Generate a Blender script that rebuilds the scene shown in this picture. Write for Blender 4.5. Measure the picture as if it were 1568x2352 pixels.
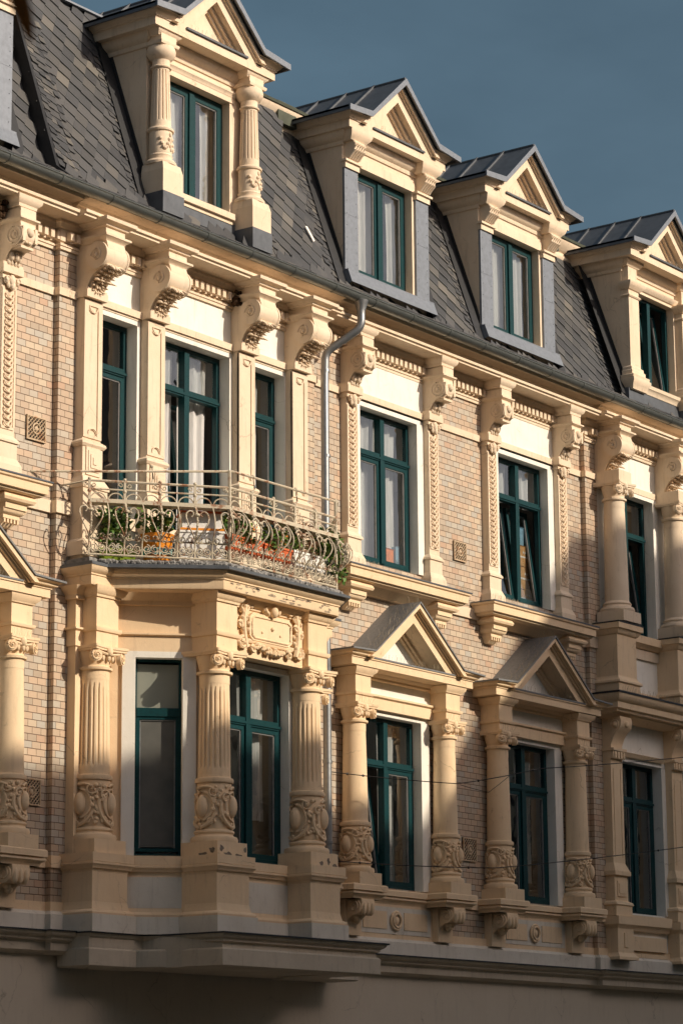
import bpy, math, random
from mathutils import Matrix, Vector
random.seed(7)
R = math.radians
for o in list(bpy.data.objects): bpy.data.objects.remove(o)
S = bpy.context.scene
COL = S.collection
GZ = -9.2                                   # street level; z=0 is just under the second-floor window sills

# ------------------------------------------------------------------ camera
cam = bpy.data.cameras.new('camera'); co = bpy.data.objects.new('camera', cam); COL.objects.link(co)
_f = 6238.0
V1 = Vector((4666, 1344, _f)); V2 = Vector((-224, -28175, _f))
X = V1.normalized(); Z = (V2 - V2.dot(X) * X).normalized(); Y = Z.cross(X)
right = Vector((X[0], Y[0], Z[0])); down = Vector((X[1], Y[1], Z[1])); fwd = Vector((X[2], Y[2], Z[2]))
CAM = -35.0 * fwd
co.matrix_world = Matrix(((right[0], -down[0], -fwd[0], CAM[0]), (right[1], -down[1], -fwd[1], CAM[1]), (right[2], -down[2], -fwd[2], CAM[2]), (0, 0, 0, 1)))
cam.sensor_fit = 'VERTICAL'; cam.sensor_height = 36; cam.lens = 36 * _f / 2351.0
cam.clip_end = 2000; cam.clip_start = 0.1
cam.dof.use_dof = True; cam.dof.focus_distance = 35; cam.dof.aperture_fstop = 5.6
S.camera = co
# ------------------------------------------------------------------ light
SUN = Vector((0.22, -1.0, 0.51)).normalized()
el = math.asin(SUN.z); az = math.atan2(SUN.x, SUN.y)
w = bpy.data.worlds.new('World'); S.world = w; w.use_nodes = True
nt = w.node_tree; nt.nodes.clear()
sky = nt.nodes.new('ShaderNodeTexSky'); sky.sky_type = 'NISHITA'; sky.sun_disc = False
sky.sun_elevation = el; sky.sun_rotation = az; sky.air_density = 0.72; sky.dust_density = 5.0; sky.ozone_density = 1.2
hs = nt.nodes.new('ShaderNodeHueSaturation'); hs.inputs['Saturation'].default_value = 1.0; hs.inputs['Hue'].default_value = 0.468
bg = nt.nodes.new('ShaderNodeBackground'); bg.inputs['Strength'].default_value = 0.072
wo = nt.nodes.new('ShaderNodeOutputWorld')
tcw = nt.nodes.new('ShaderNodeTexCoord'); mpw = nt.nodes.new('ShaderNodeMapping'); mpw.inputs['Scale'].default_value = (1.5, 3.0, 6.0); mpw.inputs['Rotation'].default_value = (.3, .5, .2)
nzw = nt.nodes.new('ShaderNodeTexNoise'); nzw.inputs['Scale'].default_value = 2.2; nzw.inputs['Detail'].default_value = 5.0; nzw.inputs['Roughness'].default_value = .55
rmw = nt.nodes.new('ShaderNodeValToRGB'); rmw.color_ramp.elements[0].position = .35; rmw.color_ramp.elements[0].color = (.90, .90, .90, 1); rmw.color_ramp.elements[1].position = .75; rmw.color_ramp.elements[1].color = (1.24, 1.20, 1.17, 1)
mxw = nt.nodes.new('ShaderNodeMixRGB'); mxw.blend_type = 'MULTIPLY'; mxw.inputs[0].default_value = 1.0
nt.links.new(tcw.outputs['Generated'], mpw.inputs[0]); nt.links.new(mpw.outputs[0], nzw.inputs['Vector']); nt.links.new(nzw.outputs['Fac'], rmw.inputs[0])
nt.links.new(sky.outputs[0], hs.inputs['Color']); nt.links.new(hs.outputs[0], mxw.inputs[1]); nt.links.new(rmw.outputs[0], mxw.inputs[2]); nt.links.new(mxw.outputs[0], bg.inputs[0]); nt.links.new(bg.outputs[0], wo.inputs[0])
sl = bpy.data.lights.new('sun', 'SUN'); sl.energy = 3.4; sl.angle = R(0.55); sl.color = (1.0, 0.87, 0.69)
so = bpy.data.objects.new('sun', sl); COL.objects.link(so); so.rotation_euler = SUN.to_track_quat('Z', 'Y').to_euler(); so.location = (20, -40, 30)
S.view_settings.view_transform = 'Standard'; S.view_settings.look = 'None'; S.view_settings.exposure = 0.32; S.view_settings.gamma = 1.0

# ------------------------------------------------------------------ materials
MATS = {}
def nd(t, k, **kw):
    n = t.nodes.new(k)
    for a, v in kw.items():
        if a in n.inputs: n.inputs[a].default_value = v
        else: setattr(n, a, v)
    return n
def newmat(name):
    m = bpy.data.materials.new(name); m.use_nodes = True; t = m.node_tree
    MATS[name] = m
    return m, t, t.nodes['Principled BSDF']
def ramp(t, fac, stops, interp='LINEAR'):
    r = t.nodes.new('ShaderNodeValToRGB'); r.color_ramp.interpolation = interp
    e = r.color_ramp.elements
    while len(e) < len(stops): e.new(0.5)
    for i, (p, c) in enumerate(stops):
        e[i].position = p; e[i].color = tuple(c) + (1,)
    t.links.new(fac, r.inputs[0]); return r.outputs[0]
def mixc(t, a, b, fac, mode='MIX'):
    n = t.nodes.new('ShaderNodeMix'); n.data_type = 'RGBA'; n.blend_type = mode
    for s, v in (('A', a), ('B', b)):
        sock = [i for i in n.inputs if i.name == s and i.type == 'RGBA'][0]
        if hasattr(v, 'links'): t.links.new(v, sock)
        else: sock.default_value = tuple(v) + (1,)
    f = n.inputs[0]
    if hasattr(fac, 'links'): t.links.new(fac, f)
    else: f.default_value = fac
    return [o for o in n.outputs if o.type == 'RGBA'][0]
def coords(t, scale=(1, 1, 1)):
    g = t.nodes.new('ShaderNodeNewGeometry'); mp = nd(t, 'ShaderNodeMapping'); mp.inputs['Scale'].default_value = scale
    t.links.new(g.outputs['Position'], mp.inputs[0]); return mp.outputs[0]
def noise(t, vec, scale, detail=4, rough=0.55):
    n = nd(t, 'ShaderNodeTexNoise', Scale=scale, Detail=detail, Roughness=rough); t.links.new(vec, n.inputs['Vector']); return n.outputs['Fac']
def bump(t, bsdf, h, strength=0.3, dist=0.01):
    b = nd(t, 'ShaderNodeBump', Strength=strength, Distance=dist); t.links.new(h, b.inputs['Height']); t.links.new(b.outputs[0], bsdf.inputs['Normal'])
def mth(t, op, a, b=None, c=None):
    n = t.nodes.new('ShaderNodeMath'); n.operation = op
    for i, v in enumerate((a, b, c)):
        if v is None: continue
        if hasattr(v, 'links'): t.links.new(v, n.inputs[i])
        else: n.inputs[i].default_value = v
    return n.outputs[0]

def plaster(name, col, dark, stain=0.5, rough=0.85, bstr=0.25):
    m, t, b = newmat(name)
    v = coords(t); n1 = noise(t, v, 2.3, 5, .6); n2 = noise(t, coords(t, (9, 9, 1.1)), 1.6, 6, .7); n3 = noise(t, v, 60, 4, .6)
    c = mixc(t, col, dark, ramp(t, n1, [(0.38, (0, 0, 0)), (0.78, (stain,) * 3)]))
    streak = [x * 0.50 for x in dark]
    c = mixc(t, c, streak, ramp(t, n2, [(0.54, (0, 0, 0)), (0.74, (stain * 0.62,) * 3)]))
    c = mixc(t, c, [x * 0.5 for x in dark], ramp(t, noise(t, v, 14, 6, .75), [(0.60, (0, 0, 0)), (0.72, (stain * 0.6,) * 3)]))
    t.links.new(c, b.inputs['Base Color']); b.inputs['Roughness'].default_value = rough; b.inputs['Specular IOR Level'].default_value = 0.25
    ck = nd(t, 'ShaderNodeTexVoronoi', Scale=1.1); ck.feature = 'DISTANCE_TO_EDGE'; mpn = nd(t, 'ShaderNodeMixRGB'); mpn.blend_type = 'ADD'; mpn.inputs[0].default_value = .35; nz = nd(t, 'ShaderNodeTexNoise', Scale=3.0, Detail=6.0); t.links.new(v, nz.inputs['Vector']); t.links.new(v, mpn.inputs[1]); t.links.new(nz.outputs['Color'], mpn.inputs[2]); t.links.new(mpn.outputs[0], ck.inputs['Vector'])
    crk = mth(t, 'MULTIPLY', ramp(t, ck.outputs['Distance'], [(0.0, (1, 1, 1)), (0.006, (0, 0, 0))]), ramp(t, n1, [(.5, (0, 0, 0)), (.6, (.55,) * 3)]))
    c = mixc(t, c, [x * .42 for x in dark], crk)
    t.links.new(c, b.inputs['Base Color'])
    hh = mth(t, 'ADD', mth(t, 'MULTIPLY', n3, 0.5), noise(t, v, 11, 5, .6))
    bump(t, b, hh, bstr, 0.012); return m
plaster('cream_plaster', (.78, .645, .49), (.69, .52, .36), .6)
plaster('ochre_plaster', (.84, .645, .43), (.74, .52, .31), .5)
plaster('white_plaster', (.85, .825, .76), (.74, .67, .56), .45)
plaster('grey_white_plaster', (.74, .69, .60), (.58, .51, .42), .6)
plaster('ground_floor_plaster', (.62, .54, .43), (.52, .44, .34), .35)
plaster('sandstone', (.60, .52, .41), (.45, .38, .29), .7)
plaster('plain_render', (.52, .44, .33), (.40, .33, .24), .4)
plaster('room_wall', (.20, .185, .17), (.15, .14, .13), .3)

def brick_mat():
    m, t, b = newmat('glazed_brick')
    g = t.nodes.new('ShaderNodeNewGeometry'); s = t.nodes.new('ShaderNodeSeparateXYZ'); t.links.new(g.outputs['Position'], s.inputs[0])
    PH, PW, MJ = 0.079, 0.142, 0.0065
    zz = mth(t, 'DIVIDE', mth(t, 'ADD', s.outputs[2], 20.0), PH)
    row = mth(t, 'FLOOR', zz); fz = mth(t, 'FRACT', zz)
    odd = mth(t, 'MULTIPLY', mth(t, 'MODULO', row, 2.0), 0.5)
    uu = mth(t, 'ADD', mth(t, 'DIVIDE', mth(t, 'ADD', mth(t, 'ADD', s.outputs[0], s.outputs[1]), 50.0), PW), odd)
    cell = mth(t, 'FLOOR', uu); fu = mth(t, 'FRACT', uu)
    cb = t.nodes.new('ShaderNodeCombineXYZ'); t.links.new(cell, cb.inputs[0]); t.links.new(row, cb.inputs[1])
    wn = t.nodes.new('ShaderNodeTexWhiteNoise'); wn.noise_dimensions = '3D'; t.links.new(cb.outputs[0], wn.inputs[0])
    c = ramp(t, wn.outputs['Value'], [(0, (.52, .395, .285)), (.22, (.48, .395, .305)), (.42, (.56, .415, .295)), (.56, (.50, .445, .365)), (.70, (.43, .345, .26)), (.80, (.58, .47, .345)), (.90, (.46, .42, .36)), (.965, (.51, .345, .24))], 'CONSTANT')
    v = coords(t); n1 = noise(t, v, 35, 4); n2 = noise(t, v, 1.7, 5)
    c = mixc(t, c, (.40, .29, .21), ramp(t, n1, [(.5, (0, 0, 0)), (.85, (.35,) * 3)]))
    c = mixc(t, c, (.44, .33, .25), ramp(t, n2, [(.45, (0, 0, 0)), (.8, (.4,) * 3)]))
    ez = mth(t, 'MULTIPLY', mth(t, 'MINIMUM', fz, mth(t, 'SUBTRACT', 1.0, fz)), PH)
    eu = mth(t, 'MULTIPLY', mth(t, 'MINIMUM', fu, mth(t, 'SUBTRACT', 1.0, fu)), PW)
    e = mth(t, 'MINIMUM', ez, mth(t, 'MULTIPLY', eu, 1.35))
    mask = ramp(t, mth(t, 'DIVIDE', e, MJ), [(.35, (0, 0, 0)), (.8, (1, 1, 1))])
    c = mixc(t, (.13, .075, .045), c, mask)
    t.links.new(c, b.inputs['Base Color'])
    b.inputs['Roughness'].default_value = .5
    bump(t, b, mth(t, 'ADD', mask, mth(t, 'MULTIPLY', wn.outputs['Value'], .3)), .7, 0.006)
brick_mat()

def slate_mat():
    m, t, b = newmat('slate')
    g = t.nodes.new('ShaderNodeNewGeometry')
    c = ramp(t, g.outputs['Random Per Island'], [(0, (.030, .033, .039)), (.25, (.052, .055, .061)), (.45, (.078, .078, .080)), (.6, (.034, .037, .043)), (.8, (.098, .094, .088)), (.9, (.045, .048, .054)), (.97, (.14, .13, .115))], 'LINEAR')
    v = coords(t, (1, 1, .35)); n = noise(t, v, 26, 6, .7)
    c = mixc(t, c, (.14, .122, .10), ramp(t, n, [(.52, (0, 0, 0)), (.85, (.32,) * 3)]))
    t.links.new(c, b.inputs['Base Color']); b.inputs['Roughness'].default_value = .62
    bump(t, b, n, .35, .01)
slate_mat()

def metal(name, col, rough=.45, metallic=.8, var=.25, scale=18):
    m, t, b = newmat(name); v = coords(t); n = noise(t, v, scale, 5)
    c = mixc(t, col, [x * .6 for x in col], ramp(t, n, [(.4, (0, 0, 0)), (.75, (var * 2,) * 3)]))
    t.links.new(c, b.inputs['Base Color']); b.inputs['Roughness'].default_value = rough; b.inputs['Metallic'].default_value = metallic
    bump(t, b, n, .08, .01); return m
metal('zinc', (.22, .245, .285), .5, .35)
metal('zinc_dark', (.12, .132, .15), .5, .35, .35, 9)
metal('lead_sheet', (.22, .225, .23), .55, .25, .4, 30)
metal('flashing', (.028, .030, .034), .55, .2)
metal('gutter_metal', (.25, .27, .26), .36, .75, .2, 8)
metal('pipe_metal', (.33, .345, .36), .4, .75)
metal('old_copper', (.075, .085, .06), .75, .15, .4, 7)
metal('black_wire', (.02, .018, .016), .6, .1)
metal('spike_wire', (.42, .35, .24), .5, .3)
def rusty(name, col, rust=(.30, .10, .035), amt=.6):
    m, t, b = newmat(name); v = coords(t); n = noise(t, v, 9, 6, .7)
    c = mixc(t, col, rust, ramp(t, n, [(.52, (0, 0, 0)), (.62, (amt,) * 3)]))
    t.links.new(c, b.inputs['Base Color']); b.inputs['Roughness'].default_value = .6; bump(t, b, noise(t, v, 60, 4), .3, .004)
rusty('cream_iron', (.56, .49, .37), (.26, .09, .03), .85)
rusty('rust_iron', (.55, .42, .28), (.40, .16, .05), .6)
def simple(name, col, rough=.5, spec=.5, var=.15, scale=12):
    m, t, b = newmat(name); n = noise(t, coords(t), scale, 5)
    c = mixc(t, col, [x * (1 - var * 2.4) for x in col], ramp(t, n, [(.42, (0, 0, 0)), (.8, (1, 1, 1))]))
    t.links.new(c, b.inputs['Base Color']); b.inputs['Roughness'].default_value = rough; b.inputs['Specular IOR Level'].default_value = spec
    bump(t, b, n, .1, .005)
simple('green_paint', (.001, .040, .046), .45, .28, .2, 40)
simple('sealing_grey', (.22, .22, .22), .6)
simple('black_void', (.012, .012, .012), .8)
simple('terracotta', (.62, .13, .035), .6)
simple('orange_plastic', (.85, .30, .02), .4)
simple('turquoise_plastic', (.02, .42, .50), .4)
simple('green_plastic', (.25, .36, .03), .4)
simple('white_plastic', (.86, .85, .82), .45, .5, .04)
simple('grey_plastic', (.42, .42, .43), .5)
simple('cardboard', (.50, .29, .12), .8)
simple('orange_card', (.75, .23, .03), .6)
simple('blue_card', (.22, .38, .50), .6)
simple('tape_white', (.7, .7, .7), .6)
simple('concrete', (.30, .29, .28), .9, .3, .3, 20)
simple('asphalt', (.05, .05, .05), .9, .3, .2, 30)
simple('paving', (.42, .36, .28), .9, .3, .2, 8)
simple('wood_stem', (.12, .08, .04), .8)
simple('autumn_leaf', (.42, .13, .02), .6, .3, .3, 30)
def leafmat(name, stops):
    m, t, b = newmat(name); g = t.nodes.new('ShaderNodeNewGeometry')
    c = ramp(t, g.outputs['Random Per Island'], stops); t.links.new(c, b.inputs['Base Color']); b.inputs['Roughness'].default_value = .5
    b.inputs['Transmission Weight'].default_value = 0.0
leafmat('leaf_green', [(0, (.04, .10, .015)), (.5, (.10, .20, .03)), (1, (.22, .32, .06))])
leafmat('dry_plant', [(0, (.25, .11, .06)), (.5, (.38, .20, .12)), (1, (.10, .12, .04))])
leafmat('flower_orange', [(0, (.8, .2, .03)), (1, (.85, .32, .05))])

def glass():
    m, t, b = newmat('window_glass'); t.nodes.remove(b); out = t.nodes['Material Output']
    tr = nd(t, 'ShaderNodeBsdfTransparent'); tr.inputs[0].default_value = (.86, .89, .89, 1)
    gl = nd(t, 'ShaderNodeBsdfGlossy'); gl.inputs['Roughness'].default_value = .015; gl.inputs[0].default_value = (.95, .95, .95, 1)
    fr = nd(t, 'ShaderNodeFresnel', IOR=1.55); v = coords(t); n = noise(t, v, 1.6, 2)
    bp = nd(t, 'ShaderNodeBump', Strength=.35, Distance=.03); t.links.new(n, bp.inputs['Height']); t.links.new(bp.outputs[0], gl.inputs['Normal'])
    f2 = mth(t, 'ADD', mth(t, 'MULTIPLY', fr.outputs[0], 1.5), .12)
    mx = nd(t, 'ShaderNodeMixShader'); t.links.new(f2, mx.inputs[0]); t.links.new(tr.outputs[0], mx.inputs[1]); t.links.new(gl.outputs[0], mx.inputs[2]); t.links.new(mx.outputs[0], out.inputs[0])
    m2, t, b = newmat('frosted_film'); b.inputs['Base Color'].default_value = (.27, .28, .24, 1); b.inputs['Roughness'].default_value = .22; bump(t, b, noise(t, coords(t), 30, 3), .1, .003)
    m4, t, b = newmat('grey_film'); t.links.new(ramp(t, noise(t, coords(t), 2.2, 4), [(.35, (.10, .10, .095)), (.75, (.16, .155, .14))]), b.inputs['Base Color']); b.inputs['Roughness'].default_value = .16
    m3, t, b = newmat('curtain'); t.nodes.remove(b); out = t.nodes['Material Output']
    d = nd(t, 'ShaderNodeBsdfDiffuse'); d.inputs[0].default_value = (.86, .85, .84, 1); tl = nd(t, 'ShaderNodeBsdfTranslucent'); tl.inputs[0].default_value = (.6, .6, .6, 1)
    tp = nd(t, 'ShaderNodeBsdfTransparent'); a = nd(t, 'ShaderNodeMixShader'); a.inputs[0].default_value = .25; t.links.new(d.outputs[0], a.inputs[1]); t.links.new(tl.outputs[0], a.inputs[2])
    c = nd(t, 'ShaderNodeMixShader'); t.links.new(ramp(t, noise(t, coords(t, (40, 40, 3)), 1.5, 3), [(.3, (.02,) * 3), (.8, (.25,) * 3)]), c.inputs[0]); t.links.new(a.outputs[0], c.inputs[1]); t.links.new(tp.outputs[0], c.inputs[2]); t.links.new(c.outputs[0], out.inputs[0])
glass()

# ------------------------------------------------------------------ mesh builder
class MB:
    def __init__(s): s.v = []; s.f = []; s.mi = []; s.M = None; s.m = 0
    def add(s, vs, fs, mi=None):
        b = len(s.v)
        if s.M is not None: vs = [tuple(s.M @ Vector(p)) for p in vs]
        s.v += [tuple(p) for p in vs]
        for f in fs: s.f.append(tuple(b + i for i in f)); s.mi.append(s.m if mi is None else mi)
    def box(s, x0, x1, y0, y1, z0, z1, mi=None):
        s.add([(x0, y0, z0), (x1, y0, z0), (x1, y1, z0), (x0, y1, z0), (x0, y0, z1), (x1, y0, z1), (x1, y1, z1), (x0, y1, z1)],
              [(0, 3, 2, 1), (4, 5, 6, 7), (0, 1, 5, 4), (1, 2, 6, 5), (2, 3, 7, 6), (3, 0, 4, 7)], mi)
    def taper(s, x0, x1, y0, z0, X0, X1, Y0, z1, yb):   # frustum against a wall plane yb
        s.add([(x0, y0, z0), (x1, y0, z0), (x1, yb, z0), (x0, yb, z0), (X0, Y0, z1), (X1, Y0, z1), (X1, yb, z1), (X0, yb, z1)],
              [(0, 3, 2, 1), (4, 5, 6, 7), (0, 1, 5, 4), (1, 2, 6, 5), (2, 3, 7, 6), (3, 0, 4, 7)])
    def xz(s, poly, y0, y1, mi=None):     # polygon in x,z extruded along y (y0 front)
        n = len(poly)
        s.add([(x, y0, z) for x, z in poly] + [(x, y1, z) for x, z in poly],
              [tuple(range(n)), tuple(range(2 * n - 1, n - 1, -1))] + [(i, n + i, n + (i + 1) % n, (i + 1) % n) for i in range(n)], mi)
    def yz(s, poly, x0, x1, mi=None):
        n = len(poly)
        s.add([(x0, y, z) for y, z in poly] + [(x1, y, z) for y, z in poly],
              [tuple(range(n)), tuple(range(2 * n - 1, n - 1, -1))] + [(i, n + i, n + (i + 1) % n, (i + 1) % n) for i in range(n)], mi)
    def xy(s, poly, z0, z1, mi=None):
        n = len(poly)
        s.add([(x, y, z0) for x, y in poly] + [(x, y, z1) for x, y in poly],
              [tuple(range(n)), tuple(range(2 * n - 1, n - 1, -1))] + [(i, n + i, n + (i + 1) % n, (i + 1) % n) for i in range(n)], mi)
    def sweep(s, path, prof, mi=None):    # path in plan, outward on the right; prof closed polygon (out, z)
        n = len(path); k = len(prof); nor = []
        for i in range(n - 1):
            dx, dy = path[i + 1][0] - path[i][0], path[i + 1][1] - path[i][1]; L = math.hypot(dx, dy); nor.append((dy / L, -dx / L))
        vs = []
        for i in range(n):
            a = nor[max(i - 1, 0)]; b = nor[min(i, n - 2)]
            mx, my = a[0] + b[0], a[1] + b[1]; d = 1 + a[0] * b[0] + a[1] * b[1]; mx /= max(d, .2); my /= max(d, .2)
            for o, z in prof: vs.append((path[i][0] + mx * o, path[i][1] + my * o, z))
        fs = [(i * k + j, (i + 1) * k + j, (i + 1) * k + (j + 1) % k, i * k + (j + 1) % k) for i in range(n - 1) for j in range(k)]
        fs += [tuple(range(k)), tuple(range(n * k - 1, (n - 1) * k - 1, -1))]
        s.add(vs, fs, mi)
    def lathe(s, prof, cx=0, cy=0, n=28, fl=None, mi=None):   # prof (r,z); fl=(z0,z1,count,depth)
        k = len(prof); vs = []
        for r, z in prof:
            for i in range(n):
                a = 2 * math.pi * i / n; rr = r
                if fl and fl[0] <= z <= fl[1]: rr = r * (1 - fl[3] * max(0, math.sin(a * fl[2] / 1.0)) ** .7) if True else r
                vs.append((cx + rr * math.cos(a), cy + rr * math.sin(a), z))
        fs = [(j * n + i, j * n + (i + 1) % n, (j + 1) * n + (i + 1) % n, (j + 1) * n + i) for j in range(k - 1) for i in range(n)]
        fs += [tuple(range(n - 1, -1, -1)), tuple(range((k - 1) * n, k * n))]
        s.add(vs, fs, mi)
    def tube(s, pts, r, n=6, mi=None, r1=None):
        pts = [Vector(p) for p in pts]; k = len(pts); vs = []; up = None
        for i, p in enumerate(pts):
            d = (pts[min(i + 1, k - 1)] - pts[max(i - 1, 0)]).normalized()
            if up is None: up = Vector((0, 0, 1)) if abs(d.z) < .9 else Vector((0, 1, 0))
            a = d.cross(up)
            if a.length < 1e-4: a = d.orthogonal()
            a.normalize(); b = d.cross(a).normalized(); up = -b if False else up
            rr = r if r1 is None else r + (r1 - r) * i / max(1, k - 1)
            for j in range(n):
                t = 2 * math.pi * j / n; vs.append(p + a * (rr * math.cos(t)) + b * (rr * math.sin(t)))
        fs = [(i * n + j, i * n + (j + 1) % n, (i + 1) * n + (j + 1) % n, (i + 1) * n + j) for i in range(k - 1) for j in range(n)]
        fs += [tuple(range(n - 1, -1, -1)), tuple(range((k - 1) * n, k * n))]
        s.add(vs, fs, mi)
    def ball(s, c, r, n=10, m=6, mi=None):
        if not hasattr(r, '__len__'): r = (r, r, r)
        vs = [(c[0], c[1], c[2] - r[2])]; fs = []
        for j in range(1, m):
            ph = math.pi * j / m
            for i in range(n):
                a = 2 * math.pi * i / n; vs.append((c[0] + r[0] * math.sin(ph) * math.cos(a), c[1] + r[1] * math.sin(ph) * math.sin(a), c[2] - r[2] * math.cos(ph)))
        vs.append((c[0], c[1], c[2] + r[2])); L = len(vs) - 1
        for i in range(n):
            fs.append((0, 1 + (i + 1) % n, 1 + i)); b = 1 + (m - 2) * n; fs.append((L, b + i, b + (i + 1) % n))
            for j in range(m - 2): p = 1 + j * n; fs.append((p + i, p + (i + 1) % n, p + n + (i + 1) % n, p + n + i))
        s.add(vs, fs, mi)
    def spiral(s, c, r0, r1, turns, th, ax='y', start=0, sgn=1, n=5, mi=None, steps=None):
        st = steps or int(12 * turns) + 2; pts = []
        for i in range(st + 1):
            t = i / st; a = start + sgn * 2 * math.pi * turns * t; r = r0 + (r1 - r0) * t
            u, v_ = r * math.cos(a), r * math.sin(a)
            pts.append((c[0] + u, c[1], c[2] + v_) if ax == 'y' else (c[0], c[1] + u, c[2] + v_))
        s.tube(pts, th, n, mi)
    def cylx(s, x0, x1, y, z, r, n=20, mi=None):
        vs = []
        for x in (x0, x1):
            for i in range(n): a = 2 * math.pi * i / n; vs.append((x, y + r * math.cos(a), z + r * math.sin(a)))
        s.add(vs, [(i, (i + 1) % n, n + (i + 1) % n, n + i) for i in range(n)] + [tuple(range(n - 1, -1, -1)), tuple(range(n, 2 * n))], mi)
    def mesh(s, name, mats):
        me = bpy.data.meshes.new(name); me.from_pydata(s.v, [], s.f); me.validate()
        import bmesh
        bm = bmesh.new(); bm.from_mesh(me); bmesh.ops.recalc_face_normals(bm, faces=bm.faces); bm.to_mesh(me); bm.free()
        if isinstance(mats, str): mats = [mats]
        for m in mats: me.materials.append(MATS[m])
        if len(mats) > 1 and len(me.polygons) == len(s.mi):
            me.polygons.foreach_set('material_index', s.mi)
        me.polygons.foreach_set('use_smooth', [True] * len(me.polygons)); me.set_sharp_from_angle(angle=R(38)); me.update()
        return me

def link(name, me, parent=None, loc=(0, 0, 0), rot=(0, 0, 0)):
    o = bpy.data.objects.new(name, me); COL.objects.link(o); o.parent = parent; o.location = loc; o.rotation_euler = rot; return o
def tag(o, label, cat, group=None, kind=None):
    if label: o['label'] = label
    if cat: o['category'] = cat
    if group: o['group'] = group
    if kind: o['kind'] = kind
    return o
house = link('terraced_house', None, None, (0, 0, GZ))
tag(house, 'long cream and ochre stucco townhouse with pale glazed brick walls, columns and slate mansard roof', 'house')
def H(name, src, mats=None, loc=(0, 0, 0), rot=0, parent=None, label=None):
    """part of the house; loc in scene coordinates (parent None) or local to a parent part"""
    me = src.mesh(name, mats) if isinstance(src, MB) else src
    o = link(name, me, parent or house, loc if parent else (loc[0], loc[1], loc[2] - GZ), (0, 0, rot))
    if label: o['label'] = label
    return o

# ------------------------------------------------------------------ layout numbers
CW = [-7.3, 1.04, 4.355]            # centres of the plain window axes
CB = -3.1                           # bay window axis
CD = [7.32, 9.08]                   # windows of the right-hand risalit
STEP_L, STEP_R, STEP_B = -5.52, 5.97, -0.68
XL, XR = -13.0, 15.0

# ------------------------------------------------------------------ walls
def wall(mb, x0, x1, z0, z1, y, holes, depth=.14, rev=0):
    xs = sorted({x0, x1, *[h[0] for h in holes], *[h[1] for h in holes]}); zs = sorted({z0, z1, *[h[2] for h in holes], *[h[3] for h in holes]})
    xs = [x for x in xs if x0 <= x <= x1]; zs = [z for z in zs if z0 <= z <= z1]
    for i in range(len(xs) - 1):
        for j in range(len(zs) - 1):
            cx, cz = (xs[i] + xs[i + 1]) / 2, (zs[j] + zs[j + 1]) / 2
            if any(h[0] < cx < h[1] and h[2] < cz < h[3] for h in holes): continue
            a, b, c, d = xs[i], xs[i + 1], zs[j], zs[j + 1]
            mb.add([(a, y, c), (b, y, c), (b, y, d), (a, y, d)], [(0, 1, 2, 3)])
WT, WB, HW = 1.50, -.56, .655       # second-floor window opening: top, bottom, half width
FT, FB = -2.56, -4.76               # first-floor window opening
def holes_for(cxs): return [(c - HW, c + HW, WB, WT) for c in cxs] + [(c - HW, c + HW, FB, FT) for c in cxs]
bw = MB()
wall(bw, XL, STEP_L, -5.5, 2.3, 0, holes_for([-7.3, -10.6])); H('brick_wall', bw, 'glazed_brick'); bw = MB()
wall(bw, STEP_B, STEP_R, -5.5, 2.3, 0, holes_for(CW[1:]))
H('brick_wall', bw, 'glazed_brick'); bw = MB()
# projecting lisenes of the bay-window section (brick only beside the plaster field)
yB = -.08
bw.add([(STEP_L, 0, -5.5), (STEP_L, yB, -5.5), (STEP_L, yB, 2.3), (STEP_L, 0, 2.3)], [(0, 1, 2, 3)])
wall(bw, STEP_L, -5.2, -5.5, 2.3, yB, []); H('brick_lisene', bw, 'glazed_brick'); bw = MB()
bw.add([(STEP_B, yB, -5.5), (STEP_B, 0, -5.5), (STEP_B, 0, 2.3), (STEP_B, yB, 2.3)], [(0, 1, 2, 3)]); wall(bw, -1.0, STEP_B, -5.5, 2.3, yB, [])
H('brick_lisene', bw, 'glazed_brick'); bw = MB()
bw.add([(STEP_R, 0, -5.5), (STEP_R, yB, -5.5), (STEP_R, yB, 2.3), (STEP_R, 0, 2.3)], [(0, 1, 2, 3)])
wall(bw, STEP_R, 6.3, -5.5, 2.3, yB, [])
H('brick_lisene', bw, 'glazed_brick')

# plaster fields of bay section (2F) and right risalit
pw = MB()
B2 = [(-4.87, -4.18), (-3.76, -2.44), (-2.02, -1.33)]
wall(pw, -5.2, -1.0, -5.5, 2.3, yB, [(a, b, -1.42, WT) for a, b in B2] + [(-4.6, -1.6, -4.9, -2.3)])
H('plaster_wall', pw, 'white_plaster'); pw = MB()
wall(pw, 6.3, XR, -5.5, 2.3, yB, [(c - .6, c + .6, -.62, WT) for c in CD] + [(c - .6, c + .6, FB, FT) for c in CD])
H('plaster_wall', pw, 'white_plaster')
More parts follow.
